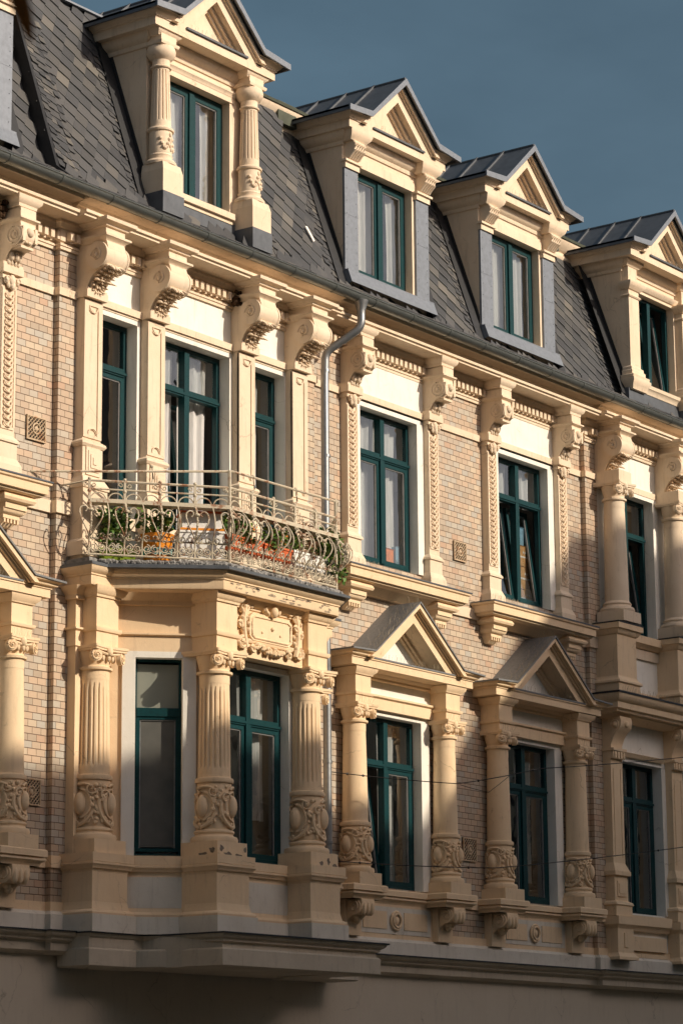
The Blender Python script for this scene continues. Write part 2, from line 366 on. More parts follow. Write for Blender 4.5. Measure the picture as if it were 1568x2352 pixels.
# window reveals, white surrounds and panels: one part per opening
def reveal(mb, x0, x1, z0, z1, y, d=.12):
    yb = y + d
    mb.add([(x0, y, z0), (x0, yb, z0), (x0, yb, z1), (x0, y, z1)], [(0, 1, 2, 3)]); mb.add([(x1, y, z0), (x1, yb, z0), (x1, yb, z1), (x1, y, z1)], [(0, 1, 2, 3)])
    mb.add([(x0, y, z1), (x1, y, z1), (x1, yb, z1), (x0, yb, z1)], [(0, 1, 2, 3)]); mb.add([(x0, y, z0), (x1, y, z0), (x1, yb, z0), (x0, yb, z0)], [(0, 1, 2, 3)])
def surround(mb, x0, x1, z0, z1, y, wx, wz, th=.03, zlow=None):
    mb.box(x0 - wx, x0, y, y + th, z0, z1); mb.box(x1, x1 + wx, y, y + th, z0, z1); mb.box(x0 - wx, x1 + wx, y, y + th, z1, z1 + wz)
def opening(x0, x1, z0, z1, y, wx, wz, d=.16):
    m = MB(); surround(m, x0, x1, z0, z1, y, wx, wz); reveal(m, x0, x1, z0, z1, y + .03, d - .03); H('window_surround', m, 'white_plaster')
def panel(x0, x1, z0, z1, y, y1=0):
    m = MB(); m.box(x0, x1, y, y1, z0, z1); H('frieze_panel', m, 'white_plaster')
for c in [-10.6] + CW:
    opening(c - HW, c + HW, WB, WT, -.03, .20, .08); opening(c - HW, c + HW, FB, FT, -.03, .19, .07)
    panel(c - .83, c + .83, 1.67, 2.10, -.022); panel(c - .85, c + .85, -2.315, -2.12, -.05)
for a, b in B2: opening(a, b, -1.42, WT, yB - .02, .055, .07, .2)
for c in CD: opening(c - .6, c + .6, -.62, WT, yB - .02, .12, .06, .2); opening(c - .6, c + .6, FB, FT, yB - .02, .12, .06, .2)

# ------------------------------------------------------------------ main eaves cornice
def step_path(o0, oB=.0, oD=.0):  # plan line that follows the section breaks
    return [(XL, -o0), (STEP_L, -o0), (STEP_L, -o0 + yB - oB), (STEP_B, -o0 + yB - oB), (STEP_B, -o0), (STEP_R, -o0), (STEP_R, -o0 + yB - oD), (XR, -o0 + yB - oD)]
def sec(mb, prof, brk=1):
    p = [(XL, 0), (STEP_L, 0), (STEP_L, yB * brk), (STEP_B, yB * brk), (STEP_B, 0), (STEP_R, 0), (STEP_R, yB * brk), (XR, yB * brk)]
    mb.sweep(p, prof)
ev = MB()
sec(ev, [(-.02, 2.10), (.03, 2.10), (.03, 2.135), (.045, 2.14), (.045, 2.165), (.02, 2.17), (.02, 2.19), (.045, 2.195), (.045, 2.335), (.08, 2.34), (.10, 2.37), (.12, 2.385), (.12, 2.44), (-.02, 2.44)])
# soffit and corona with breaks further out
def lipx(prof):
    for (a, b, y) in ((XL, -5.56, -.0), (-5.56, -.62, -.09), (-.62, 5.93, 0), (5.93, XR, -.09)):
        ev.sweep([(a, y), (b, y)], prof)
lipx([(-.02, 2.42), (.39, 2.425), (.39, 2.455), (.42, 2.46), (.42, 2.495), (.28, 2.50), (.27, 2.56), (.30, 2.57), (.31, 2.60), (.47, 2.615), (.49, 2.68), (.0, 2.72), (-.02, 2.72)])
H('eaves_cornice', ev, 'cream_plaster')
def dents(x0, x1, y):
    dn = MB()
    n = int((x1 - x0) / .105); 
    for i in range(n):
        x = x0 + (i + .5) * (x1 - x0) / n
        dn.box(x - .03, x + .03, y - .115, y - .04, 2.205, 2.30)
    H('dentil_row', dn, 'cream_plaster')
dents(-9.5, STEP_L, 0); dents(STEP_L + .03, STEP_B, yB); dents(STEP_B + .05, STEP_R, 0); dents(STEP_R + .03, XR - 3, yB)
bd = MB()   # plain lintel band above the windows
sec(bd, [(-.01, 1.56), (.03, 1.56), (.03, 1.65), (-.01, 1.65)])
for c in [-10.6] + CW: bd.box(c - .84, c + .84, -.055, -.001, 1.585, 1.668)
for a, b in ((-4.93, -4.12), (-3.82, -2.39), (-2.08, -1.31)): bd.box(a, b, yB - .055, yB, 1.585, 1.668)
sec(bd, [(-.01, -.98), (.035, -.98), (.035, -.84), (-.01, -.84)])
H('string_band', bd, 'cream_plaster')
# gutter
gt = MB()
def gutter(x0, x1, y, z, r=.086, n=12, ext=.0):
    prof = []
    for i in range(n + 1): a = math.pi + math.pi * i / n; prof.append((y + r * math.cos(a), z + r * math.sin(a)))
    inner = [(y + (r - .008) * math.cos(math.pi + math.pi * i / n), z + (r - .008) * math.sin(math.pi + math.pi * i / n)) for i in range(n, -1, -1)]
    k = prof + inner; m = len(k)
    gt.add([(x0, a, b) for a, b in k] + [(x1, a, b) for a, b in k], [(i, (i + 1) % m, m + (i + 1) % m, m + i) for i in range(m)] + [tuple(range(m)), tuple(range(2 * m - 1, m - 1, -1))])
    gt.tube([(x0, y - r, z), (x1, y - r, z)], .011, 8)
yG, zG = -.585, 2.70
gutter(XL, XR, yG, zG)
x = XL
while x < XR:
    gt.sweep([(x - .016, yG), (x + .016, yG)], [(.0, zG - .002)] + [(.094 * math.cos(-math.pi * k / 10), zG + .094 * math.sin(-math.pi * k / 10)) for k in range(11)])
    x += .86
H('gutter', gt, 'gutter_metal')
# eaves slate courses seen over the gutter
gp = MB(); gp.add([(XL, -.52, 2.74), (XR, -.52, 2.74), (XR, -.12, 2.95), (XL, -.12, 2.95)], [(0, 1, 2, 3)])

# ------------------------------------------------------------------ pilasters of the second floor
def pil_slim():
    m = MB(); hw = .12; m.box(-hw, hw, -.10, 0, -.28, 1.58)
    m.taper(-.185, .185, -.165, -.72, -.185, .185, -.165, -.60, 0); m.taper(-.185, .185, -.165, -.60, -.15, .15, -.13, -.52, 0)
    m.box(-.145, .145, -.125, 0, -.52, -.34); m.taper(-.165, .165, -.145, -.34, -.165, .165, -.145, -.315, 0); m.taper(-.165, .165, -.145, -.315, -.12, .12, -.10, -.26, 0)
    # raised border and chain of overlapping cups
    for sx in (-1, 1): m.box(sx * .102 - .014, sx * .102 + .014, -.112, -.09, -.16, 1.42)
    m.box(-.10, .10, -.112, -.09, -.19, -.16)
    z = -.10
    while z < 1.38:
        pts = [(.062 * math.cos(a), -.112 - .022 * abs(math.sin(a)), z + .062 * math.sin(a)) for a in [math.pi + math.pi * i / 8 for i in range(9)]]
        m.tube(pts, .010, 5); m.ball((-.01, -.10, z + .012), (.046, .016, .036), 8, 5); z += .077
    # little leaf capital
    m.box(-.135, .135, -.125, 0, 1.52, 1.58)
    for sx in (-1, 1): m.ball((sx * .085, -.135, 1.50), (.032, .032, .045)); m.spiral((sx * .085, -.16, 1.51), .035, .008, 1.2, .009, start=0)
    m.ball((0, -.14, 1.50), (.05, .04, .075)); m.ball((0, -.15, 1.44), (.035, .03, .05)); m.ball((-.04, -.13, 1.46), (.03, .02, .05)); m.ball((.04, -.13, 1.46), (.03, .02, .05))
    m.box(-.165, .165, -.165, 0, 1.58, 1.668); m.box(-.16, .16, -.155, 0, 1.668, 1.70)
    return m
me_ps = pil_slim().mesh('pilaster', 'cream_plaster')
for c in [-10.6] + CW:
    for s in (-1, 1): H('pilaster', me_ps, loc=(c + s * .93, 0, 0))
def pil_wide():
    m = MB(); hw = .155; m.box(-hw, hw, -.12, 0, -.12, 1.58)
    # incised panel rim
    for sx in (-1, 1): m.box(sx * .12 - .035, sx * .12 + .035, -.135, -.10, -.02, 1.50)
    m.box(-.155, .155, -.135, -.10, 1.50, 1.56); m.box(-.155, .155, -.135, -.10, -.06, -.02)
    pts = [(.075 * math.cos(a), -.137, 1.50 + .075 * math.sin(a)) for a in [math.pi + math.pi * i / 8 for i in range(9)]]; m.tube(pts, .009, 5)
    pts = [(.075 * math.cos(a), -.137, -.02 + .075 * math.sin(a)) for a in [math.pi * i / 8 for i in range(9)]]; m.tube(pts, .009, 5)
    m.sweep([(-hw, 0), (-hw, -.12), (hw, -.12), (hw, 0)], [(-.01, -.17), (.03, -.17), (.05, -.14), (.045, -.115), (.0, -.08), (-.01, -.08)])
    m.box(-.17, .17, -.14, 0, -.53, -.14)
    for k, (h, y) in enumerate(((.12, -.155), (.09, -.165), (.06, -.175), (.03, -.185))): m.box(-h, h, y, -.13, -.335 - h * 1.35, -.335 + h * 1.35)
    m.taper(-.225, .225, -.205, -.66, -.225, .225, -.205, -.62, 0); m.taper(-.225, .225, -.205, -.62, -.175, .175, -.15, -.52, 0)
    m.box(-.21, .21, -.19, 0, -1.5, -.66)
    m.sweep([(-.21, 0), (-.21, -.19), (.21, -.19), (.21, 0)], [(-.01, -1.45), (.05, -1.45), (.05, -1.3), (.02, -1.26), (-.01, -1.25)])
    m.box(-.18, .18, -.19, 0, 1.58, 1.67); m.box(-.175, .175, -.18, 0, 1.67, 1.70)
    return m
me_pw = pil_wide().mesh('pilaster', 'cream_plaster')
PB = [-5.08, -3.96, -2.235, -1.155]
for x in PB: H('pilaster', me_pw, loc=(x, yB, 0))

# ------------------------------------------------------------------ brackets under the eaves
def lobe(m, p, q, w, th=None):
    """pointed leaf lobe from p to q"""
    p = Vector(p); q = Vector(q); d = (q - p); L = d.length; d.normalize(); a = d.cross(Vector((0, 0, 1)) if abs(d.z) < .8 else Vector((0, 1, 0))).normalized(); b = d.cross(a); th = th or w * .5
    vs = [p]; prof = ((.15, .7), (.45, 1.0), (.75, .62))
    for t, k in prof:
        for i in range(6): an = math.pi * i / 3; vs.append(p + d * L * t + a * (w * k * math.cos(an)) + b * (th * k * math.sin(an)))
    vs.append(q); fs = [(0, 1 + (i + 1) % 6, 1 + i) for i in range(6)] + [(19, 13 + i, 13 + (i + 1) % 6) for i in range(6)]
    for r in range(2): fs += [(1 + r * 6 + i, 1 + r * 6 + (i + 1) % 6, 7 + r * 6 + (i + 1) % 6, 7 + r * 6 + i) for i in range(6)]
    m.add(vs, fs)
def acanthus(m, cx, pts, w, lobes=5):
    """ribbed leaf climbing a (y,z) curve, pointed lobes curling outwards"""
    n = len(pts)
    for i in range(n):
        y, z = pts[i]; t = i / (n - 1); ww = w * (.6 + .4 * math.sin(math.pi * (.25 + .7 * t)))
        for sx in (-1, 1):
            lobe(m, (cx + sx * ww * .35, y + .02, z + .03), (cx + sx * ww * 1.28, y - .055, z - .01), .022, .016)
            lobe(m, (cx + sx * ww * .15, y + .02, z + .03), (cx + sx * ww * .62, y - .065, z - .045), .020, .016)
        lobe(m, (cx, y + .02, z + .05), (cx, y - .05, z - .04), .02, .02)
def bracket_small():
    m = MB(); hw = .115
    prof = [(0, 2.12), (-.36, 2.12), (-.375, 2.06), (-.39, 1.98), (-.375, 1.90), (-.33, 1.855), (-.29, 1.845), (-.235, 1.84), (-.19, 1.80), (-.155, 1.74), (-.125, 1.70), (0, 1.70)]
    m.yz(prof, -hw, hw)
    m.cylx(-hw - .012, hw + .012, -.275, 1.985, .128, 22)
    for sx in (-1, 1):
        for r in (.095, .05): 
            pts = [(sx * (hw + .012), -.275 + r * math.cos(a), 1.985 + r * math.sin(a)) for a in [2 * math.pi * i / 14 for i in range(15)]]; m.tube(pts, .010, 5)
        m.ball((sx * (hw + .012), -.275, 1.985), (.018, .03, .03))
        m.box(sx * .098 - .02, sx * .098 + .02, -.405, -.30, 1.90, 2.07)
    m.ball((.0, -.395, 2.01), (.055, .045, .055), 14, 9)
    for a in range(7): m.ball((.07 * math.cos(math.pi + math.pi * a / 6), -.385 + .01 * abs(a - 3), 1.945 + .055 * math.sin(math.pi + math.pi * a / 6)), (.018, .02, .02), 7, 5)
    m.box(-.10, .10, -.36, -.2, 1.83, 1.86)
    for sx in (-1, 0, 1): m.ball((sx * .06, -.20 + abs(sx) * .02, 1.77), (.035, .04, .06))
    for sx in (-1, -.35, .35, 1): m.ball((sx * .075, -.15, 1.71), (.028, .03, .045))
    # stepped cap
    m.sweep([(-hw, 0), (-hw, -.36), (hw, -.36), (hw, 0)], [(-.02, 2.12), (.0, 2.12), (.0, 2.135), (.045, 2.16), (.045, 2.18), (.01, 2.185), (.01, 2.29), (-.02, 2.29)])
    m.box(-hw + .008, hw - .008, -.355, 0, 2.12, 2.30)
    m.sweep([(-hw, 0), (-hw, -.33), (hw, -.33), (hw, 0)], [(-.02, 2.30), (.03, 2.305), (.035, 2.34), (.07, 2.37), (.08, 2.40), (.08, 2.435), (-.02, 2.435)])
    return m
me_bs = bracket_small().mesh('bracket', 'cream_plaster')
for c in [-10.6] + CW:
    for s in (-1, 1): H('bracket', me_bs, loc=(c + s * .93, 0, 0))
def bracket_big():
    m = MB(); hw = .155
    prof = [(0, 2.20), (-.45, 2.20), (-.475, 2.12), (-.48, 2.04), (-.46, 1.95), (-.40, 1.90), (-.32, 1.87), (-.25, 1.83), (-.20, 1.77), (-.165, 1.70), (-.15, 1.67), (0, 1.67)]
    m.yz(prof, -hw, hw)
    m.cylx(-hw - .03, hw + .03, -.335, 2.035, .155, 26); m.cylx(-hw - .045, -hw - .02, -.335, 2.035, .163, 26); m.cylx(hw + .02, hw + .045, -.335, 2.035, .163, 26)
    for sx in (-1, 1):
        m.spiral((sx * (hw + .047), -.335, 2.035), .085, .02, 1.4, .013, 'x', 0, 1); m.ball((sx * (hw + .045), -.335, 2.035), (.025, .03, .03))
    acanthus(m, 0, [(-.44, 1.90), (-.38, 1.875), (-.32, 1.85), (-.265, 1.82), (-.22, 1.775), (-.185, 1.72), (-.165, 1.67)], .13)
    for sx in (-1, -.4, .4, 1): m.ball((sx * .12, -.44, 1.905), (.028, .03, .024)); lobe(m, (sx * .10, -.24, 1.80), (sx * .15, -.35, 1.74), .03); lobe(m, (sx * .08, -.16, 1.67), (sx * .12, -.23, 1.79), .028)
    m.sweep([(-hw, 0), (-hw, -.44), (hw, -.44), (hw, 0)], [(-.02, 2.20), (.01, 2.20), (.02, 2.22), (.065, 2.245), (.065, 2.27), (.01, 2.275), (.01, 2.36), (.04, 2.365), (.045, 2.385), (.08, 2.40), (.11, 2.41), (.115, 2.45), (-.02, 2.45)])
    m.box(-hw + .01, hw - .01, -.43, 0, 2.20, 2.445)
    return m
me_bb = bracket_big().mesh('bracket', 'cream_plaster')
XD = [6.42, 8.2, 9.96]
for x in PB + XD: H('bracket', me_bb, loc=(x, yB, 0))

# ------------------------------------------------------------------ windows
def frame_mesh(w, h, tr=None, mull=True, narrow=False):
    m = MB(); hw = w / 2
    if w < .6:
        m.box(-hw, -hw + .03, 0, .07, 0, h); m.box(hw - .03, hw, 0, .07, 0, h); m.box(-hw + .03, hw - .03, 0, .07, h - .03, h); m.box(-hw + .03, hw - .03, 0, .07, 0, .03); m.box(-hw + .03, hw - .03, -.02, .07, tr, tr + .095); return m
    m.box(-hw, -hw + .055, 0, .07, 0, h); m.box(hw - .055, hw, 0, .07, 0, h); m.box(-hw + .055, hw - .055, 0, .07, h - .055, h); m.box(-hw + .055, hw - .055, 0, .07, 0, .055)
    if tr: m.box(-hw + .055, hw - .055, -.02, .07, tr, tr + .095); m.box(-hw + .03, hw - .03, -.035, 0, tr + .02, tr + .05)
    if mull: m.box(-.045, .045, -.03, .069, .055, h - .055); 
    return m
def sash_mesh(w, h):
    m = MB(); hw = w / 2; t = .055 if w > .49 or h < 1.3 or w < .46 else .035
    m.box(-hw, -hw + t, 0, .05, 0, h); m.box(hw - t, hw, 0, .05, 0, h); m.box(-hw + t, hw - t, 0, .05, h - t, h); m.box(-hw + t, hw - t, 0, .05, 0, t)
    m.box(-hw + t, -hw + t + .014, .012, .04, t, h - t, 1); m.box(hw - t - .014, hw - t, .012, .04, t, h - t, 1); m.box(-hw + t, hw - t, .012, .04, h - t - .014, h - t, 1)
    return m
def pane_mesh(w, h):
    m = MB(); m.add([(-w / 2, 0, 0), (w / 2, 0, 0), (w / 2, 0, h), (-w / 2, 0, h)], [(0, 1, 2, 3)]); return m
def curtain_mesh(w, h, amp=.022, seed=0, spread=1.0):
    m = MB(); n = 56; rnd = random.Random(seed); ph = rnd.random() * 6; f1 = 34 + rnd.random() * 14; rows = 6; vs = []
    for j in range(rows + 1):
        z = h * j / rows; sq = 1 - .12 * spread * math.sin(math.pi * (1 - j / rows) * .9)
        for i in range(n + 1):
            x = (-w / 2 + w * i / n); vs.append((x * sq, amp * math.sin(x * f1 + ph + .4 * math.sin(x * 9 + j * .3)) + .3 * amp * math.sin(x * 71 + ph), z))
    m.add(vs, [(j * (n + 1) + i, j * (n + 1) + i + 1, (j + 1) * (n + 1) + i + 1, (j + 1) * (n + 1) + i) for j in range(rows) for i in range(n)]); return m
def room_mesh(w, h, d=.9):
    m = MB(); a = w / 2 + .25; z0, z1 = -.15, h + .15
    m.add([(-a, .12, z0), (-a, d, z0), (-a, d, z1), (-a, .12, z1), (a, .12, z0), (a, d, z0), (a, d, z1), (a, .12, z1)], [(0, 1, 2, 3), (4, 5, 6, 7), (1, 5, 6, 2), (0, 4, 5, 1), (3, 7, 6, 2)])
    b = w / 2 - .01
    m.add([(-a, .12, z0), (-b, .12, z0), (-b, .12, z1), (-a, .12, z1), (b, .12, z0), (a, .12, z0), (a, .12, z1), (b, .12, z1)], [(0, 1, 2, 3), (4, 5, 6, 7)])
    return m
def window(cx, y, z, w, h, tr=None, mull=True, tilt=(), curtains=((-.3, .34), (.3, .34)), cz=0, cy=.16, rot=0, parent=None, film=(), name='window', seed=1, sash=True):
    fm = frame_mesh(w, h, tr, mull)
    if parent is None: f = H(name, fm, ['green_paint'], (cx, y, z), rot); base = f; off = (0, 0, 0)
    else: f = H('window_frame', fm, ['green_paint'], (cx, y, z), rot, parent); base = parent; off = (cx, y, z)
    def sub(nm, me, mats, p, r=(0, 0, 0)):
        me = me.mesh(nm, mats); o = link(nm, me, base, (p[0] + off[0], p[1] + off[1], p[2] + off[2]), r); return o
    hw = w / 2; cells = []
    fr_ = .03 if w < .6 else .055; st_ = .035 if w < .6 else .05
    xs = [(-hw + .055, -.045), (.045, hw - .055)] if mull else [(-hw + fr_, hw - fr_)]
    top = h - .055; low = (tr if tr else top)
    for i, (a, b) in enumerate(xs):
        c = (a + b) / 2; ww = b - a
        if tr:
            o = sub('pane', pane_mesh(ww, top - tr - .095), 'window_glass' if 'top' not in film else 'frosted_film', (c, .03, tr + .095))
        sh = low - .055
        tl = R(-7.5) if i in tilt else 0
        if i in tilt:
            o = sub('sash', sash_mesh(ww, sh), ['green_paint', 'sealing_grey'], (c, .02, .06), (tl, 0, 0)); o['label'] = 'casement tilted inwards at the top'
            sub('pane', pane_mesh(ww - .1, sh - .1), 'window_glass', (c, .02 + .026 + .05 * math.sin(-tl), .11), (tl, 0, 0))
        else:
            sub('sash', sash_mesh(ww, sh), ['green_paint', 'sealing_grey'], (c, -.004, .056))
            sub('pane', pane_mesh(ww - 2 * st_, sh - .1), 'grey_film' if 'low' in film else 'window_glass', (c, .022, .106))
    for k, (c, ww) in enumerate(curtains):
        sub('curtain', curtain_mesh(ww, h - cz - .06, seed=seed * 7 + k), 'curtain', (c, cy, cz + .02))
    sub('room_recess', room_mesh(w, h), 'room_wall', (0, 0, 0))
    return f
# second floor, plain axes
hW = WT - WB
for i, c in enumerate([-10.6] + CW):
    cur = ((-.32, .64), (.24, .60)) if c == CW[1] else ((-.33, .6), (.36, .5))
    window(c, .11, WB, 2 * HW, hW, 1.44, True, tilt=(0, 1) if c == CW[2] else (), curtains=cur, cz=.0 if c != CW[2] else 1.45, seed=i + 1)
    window(c, .11, FB, 2 * HW, FT - FB, 1.55, True, tilt=(0,) if c == CW[1] else (), curtains=((.33, .44), (-.38, .36)), cz=.0 if c == CW[1] else .3, cy=.22, seed=i + 11)
# bay section second floor
for (a, b), til, mu, cur in zip(B2, ((), (0, 1), ()), (False, True, False), (((-.14, .36),), ((-.33, .58), (.3, .6)), ((-.05, .5),))):
    window((a + b) / 2, .06, -1.42, b - a, WT + 1.42, 2.30, mu, tilt=til, curtains=cur, cz=.3, seed=int(a * 10) % 17)
for c in CD:
    window(c, .06, -.62, 1.2, WT + .62, 1.50, True, tilt=(1,) if c == CD[0] else (), curtains=(), seed=3)
    window(c, .06, FB, 1.2, FT - FB, 1.62, True, curtains=((.25, .3),), seed=4)

# ------------------------------------------------------------------ second-floor sill cornices (plain axes)
def sill2():
    m = MB(); h = 1.29
    m.sweep([(-h, 0), (-h, -.30), (h, -.30), (h, 0)], [(-.30, -.93), (.0, -.93), (.015, -.92), (.02, -.90), (.055, -.895), (.06, -.80), (.085, -.79), (.09, -.765), (-.30, -.765)])
    m.box(-h + .02, h - .02, -.28, -.01, -.915, -.77)
    m.sweep([(-h + .25, 0), (-h + .25, -.05), (h - .25, -.05), (h - .25, 0)], [(-.05, -1.02), (.02, -1.02), (.04, -1.0), (.10, -.96), (.14, -.925), (-.05, -.925)])
    for sx in (-1, 1):
        x = sx * .98
        m.sweep([(x - .19, 0), (x - .19, -.22), (x + .19, -.22), (x + .19, 0)], [(-.2, -1.035), (.0, -1.035), (.05, -1.02), (.065, -.99), (.05, -.96), (.02, -.93), (-.2, -.93)])
        m.box(x - .17, x + .17, -.22, 0, -1.10, -1.03)
        m.sweep([(x - .14, 0), (x - .14, -.16), (x + .14, -.16), (x + .14, 0)], [(-.1, -1.155), (.0, -1.155), (.035, -1.13), (.045, -1.10), (-.1, -1.09)])
        m.box(x - .13, x + .13, -.15, 0, -1.20, -1.15)
        for i in range(5): m.box(x - .11 + i * .052, x - .085 + i * .052, -.145, -.10, -1.245, -1.20)
        m.taper(x - .08, x + .08, -.07, -1.28, x - .12, x + .12, -.13, -1.20, 0)
    return m
me_s2 = sill2().mesh('window_sill_cornice', 'ochre_plaster')
mt = MB(); mt.box(-1.385, 1.385, -.40, 0, -.765, -.748); me_s2t = mt.mesh('zinc_cover', 'zinc_dark')
def spikes(m, x0, x1, y, z, n, h=.09, tilt=.5, rnd=random.Random(5), zf=None):
    if zf is None: m.box(x0 - .01, x1 + .01, y - .006, y + .006, z - .002, z + .006)
    for i in range(n):
        x = x0 + (x1 - x0) * i / max(1, n - 1); zz = z if zf is None else zf(x)
        a = rnd.uniform(-tilt, tilt); b = rnd.uniform(-.5, .1); hh = h * rnd.uniform(.75, 1.15)
        m.tube([(x, y, zz), (x + a * hh, y + b * hh, zz + hh)], .0013, 3)
ms = MB(); spikes(ms, 1.0, 1.35, -.34, -.75, 22); spikes(ms, -1.35, -.7, -.34, -.75, 30); me_sp = ms.mesh('bird_spikes', 'spike_wire')
for c in [-10.6] + CW:
    o = H('window_sill_cornice', me_s2, loc=(c, 0, 0)); H('zinc_cover', me_s2t, parent=o); H('bird_spikes', me_sp, parent=o)

# ------------------------------------------------------------------ pediment helper
def vee(m, za, sl, a, b, zb, y0, y1, mi=None):   # inverted V bar, vertical offsets a..b under the apex line
    xo = (za - a - zb) / sl; xi = (za - b - zb) / sl
    for s in (-1, 1): m.xz([(s * xo, zb), (0, za - a), (0, za - b), (s * xi, zb)], y0, y1, mi)
def roofsheet(m, hw, k, zE, zK, za, y0, y1, th=.022, drop=.0, mi=None):
    for s in (-1, 1):
        m.xz([(s * hw, zE), (s * k, zK), (s * k, zK - th), (s * hw, zE - th)], y0, y1, mi); m.xz([(s * k, zK), (0, za), (0, za - th), (s * k, zK - th)], y0, y1, mi)

# ------------------------------------------------------------------ volute capital + column
def ionic(m, cx, cy, zt, zb, r, aw, simple_=False):
    """capital between zb (necking) and zt (top of abacus); r shaft radius at neck; aw abacus half width"""
    h = zt - zb
    m.lathe([(r * 1.02, zb - .10), (r * 1.02, zb), (r * 1.20, zb + .01), (r * 1.22, zb + .035), (r * 1.05, zb + .045), (r * 1.0, zb + .06), (r * 1.25, zt - .06), (r * 1.2, zt - .05)], cx, cy, 28)
    # concave abacus
    q = aw; e = aw * .84; poly = []
    for k in range(4):
        a0 = k * math.pi / 2
        for i in range(5):
            t = -1 + i * .5; d = e + (q - e) * t * t; u, v_ = t * q * .97, -d
            poly.append((cx + u * math.cos(a0) - v_ * math.sin(a0), cy + u * math.sin(a0) + v_ * math.cos(a0)))
    m.xy(poly, zt - .055, zt - .03); m.xy([((x - cx) * 1.05 + cx, (y - cy) * 1.05 + cy) for x, y in poly], zt - .03, zt)
    for sx in (-1, 1):
        for sy in (-1,):
            vx, vy, vz = cx + sx * aw * .80, cy + sy * aw * .80, zt - .055 - h * .24; rr = h * .26
            M0 = m.M; T = Matrix.Translation((vx, vy, vz)) @ Matrix.Rotation(sx * R(22), 4, 'Z'); m.M = T if M0 is None else M0 @ T
            m.lathe_y = None
            n = 16; vs = [(rr * math.cos(2 * math.pi * i / n), yy, rr * math.sin(2 * math.pi * i / n)) for yy in (-.02, .035) for i in range(n)]
            m.add(vs, [(i, (i + 1) % n, n + (i + 1) % n, n + i) for i in range(n)] + [tuple(range(n - 1, -1, -1)), tuple(range(n, 2 * n))])
            m.spiral((0, -.024, 0), rr * .92, .012, 1.7, rr * .16, start=math.pi / 2, sgn=-sx); m.ball((0, -.03, 0), rr * .26)
            m.M = M0
    for i in range(5):
        a = R(-90 + (i - 2) * 22); m.ball((cx + r * 1.22 * math.cos(a), cy + r * 1.22 * math.sin(a), zt - .055 - h * .28), (.028, .028, .045), 8, 6)
    pts = [(cx + sx_ * aw * .62, cy - aw * .86, zt - .075 - .02 * (1 - (sx_) ** 2)) for sx_ in [-1 + i * .25 for i in range(9)]]; m.tube(pts, .014, 5)
    m.ball((cx, cy - aw * .88, zt - .06), (.045, .03, .055))
def drum(m, cx, cy, z0, z1, r, rnd):
    """carved drum: cartouche facing the street, scrolls, fruit and leaves around it"""
    h = z1 - z0; zc = (z0 + z1) / 2
    m.lathe([(r * .97, z0), (r, z0 + .02), (r, z1 - .02), (r * .97, z1)], cx, cy, 28)
    def at(a, z, d=0): a = R(a); return (cx + (r + d) * math.sin(a), cy - (r + d) * math.cos(a), z)
    def arc(a0, z0_, ra, rz, t0, t1, th, d=.012, n=12): m.tube([at(a0 + ra * math.cos(t0 + (t1 - t0) * i / n), z0_ + rz * math.sin(t0 + (t1 - t0) * i / n), d) for i in range(n + 1)], th, 6)
    def scroll(a, z, s=1, R0=.05): m.tube([at(a + R(1) * 0 + math.degrees(R0 * (1 - t) * math.cos(s * t * 9)) / r * .9, z + R0 * (1 - t) * math.sin(s * t * 9), .02) for t in [i / 14 for i in range(15)]], .012, 5)
    for a0 in (28 + rnd.uniform(-6, 6), 148, 268):
        p = at(a0, zc, .0); m.ball(p, (r * .36, r * .36, h * .24), 14, 10)
        arc(a0, zc, 38, h * .30, 0, 2 * math.pi, .014, .012, 18)
        arc(a0 - 5, zc - .02, 50, h * .40, math.pi * .9, math.pi * 1.9, .020, .02, 14)
        scroll(a0 - 36, zc + h * .16, 1, h * .13); scroll(a0 + 38, zc + h * .30, -1, h * .13); scroll(a0 + 30, z0 + h * .16, 1, h * .10); scroll(a0 - 8, z0 + h * .10, -1, h * .09)
        arc(a0 + 10, z1 - h * .17, 28, h * .07, 0, math.pi, .018, .015, 8)
        for k in range(24):
            a = a0 + 60 + rnd.uniform(-24, 24); z = zc + rnd.uniform(-.42, .40) * h
            m.ball(at(a, z, .006), (rnd.uniform(.016, .03),) * 3, 7, 5)
        for k in range(5): m.ball(at(a0 - 40 + rnd.uniform(-12, 14), zc + rnd.uniform(-.4, -.1) * h, .006), (.022, .022, .03), 7, 5)
def column(zt, z_neck, z_ring, z_base, z_pl, rt, rb, fl=0, aw=None, hy=None, seed=1, plinth=.25):
    m = MB(); aw = aw or rt * 1.55
    ionic(m, 0, 0, zt, z_neck, rt, aw)
    prof = []; n = 10
    for i in range(n + 1):
        t = i / n; prof.append((rb + (rt - rb) * t ** 1.3, z_ring + .06 + (z_neck - .10 - z_ring - .06) * t))
    zz0, zz1 = prof[1][1] - .02, prof[-1][1] - .03
    prof = prof[:1] + [(prof[0][0], prof[1][1] - .03)] + prof[1:-1] + [(prof[-1][0], prof[-1][1] - .04)] + prof[-1:]
    m.lathe(prof, 0, 0, 28 if not fl else 96, (prof[2][1], prof[-3][1] + .001, fl, .11) if fl else None)
    m.lathe([(rb * .95, z_ring - .03), (rb * 1.16, z_ring - .025), (rb * 1.2, z_ring), (rb * 1.16, z_ring + .025), (rb * 1.02, z_ring + .035), (rb * 1.0, z_ring + .07)], 0, 0, 28)
    drum(m, 0, 0, z_base + .13, z_ring - .02, rb * 1.06, random.Random(seed))
    m.lathe([(rb * 1.42, z_base), (rb * 1.46, z_base + .03), (rb * 1.40, z_base + .06), (rb * 1.2, z_base + .07), (rb * 1.15, z_base + .09), (rb * 1.24, z_base + .11), (rb * 1.22, z_base + .13), (rb * 1.05, z_base + .145)], 0, 0, 28)
    m.box(-plinth, plinth, -plinth, plinth, z_pl, z_base)
    return m

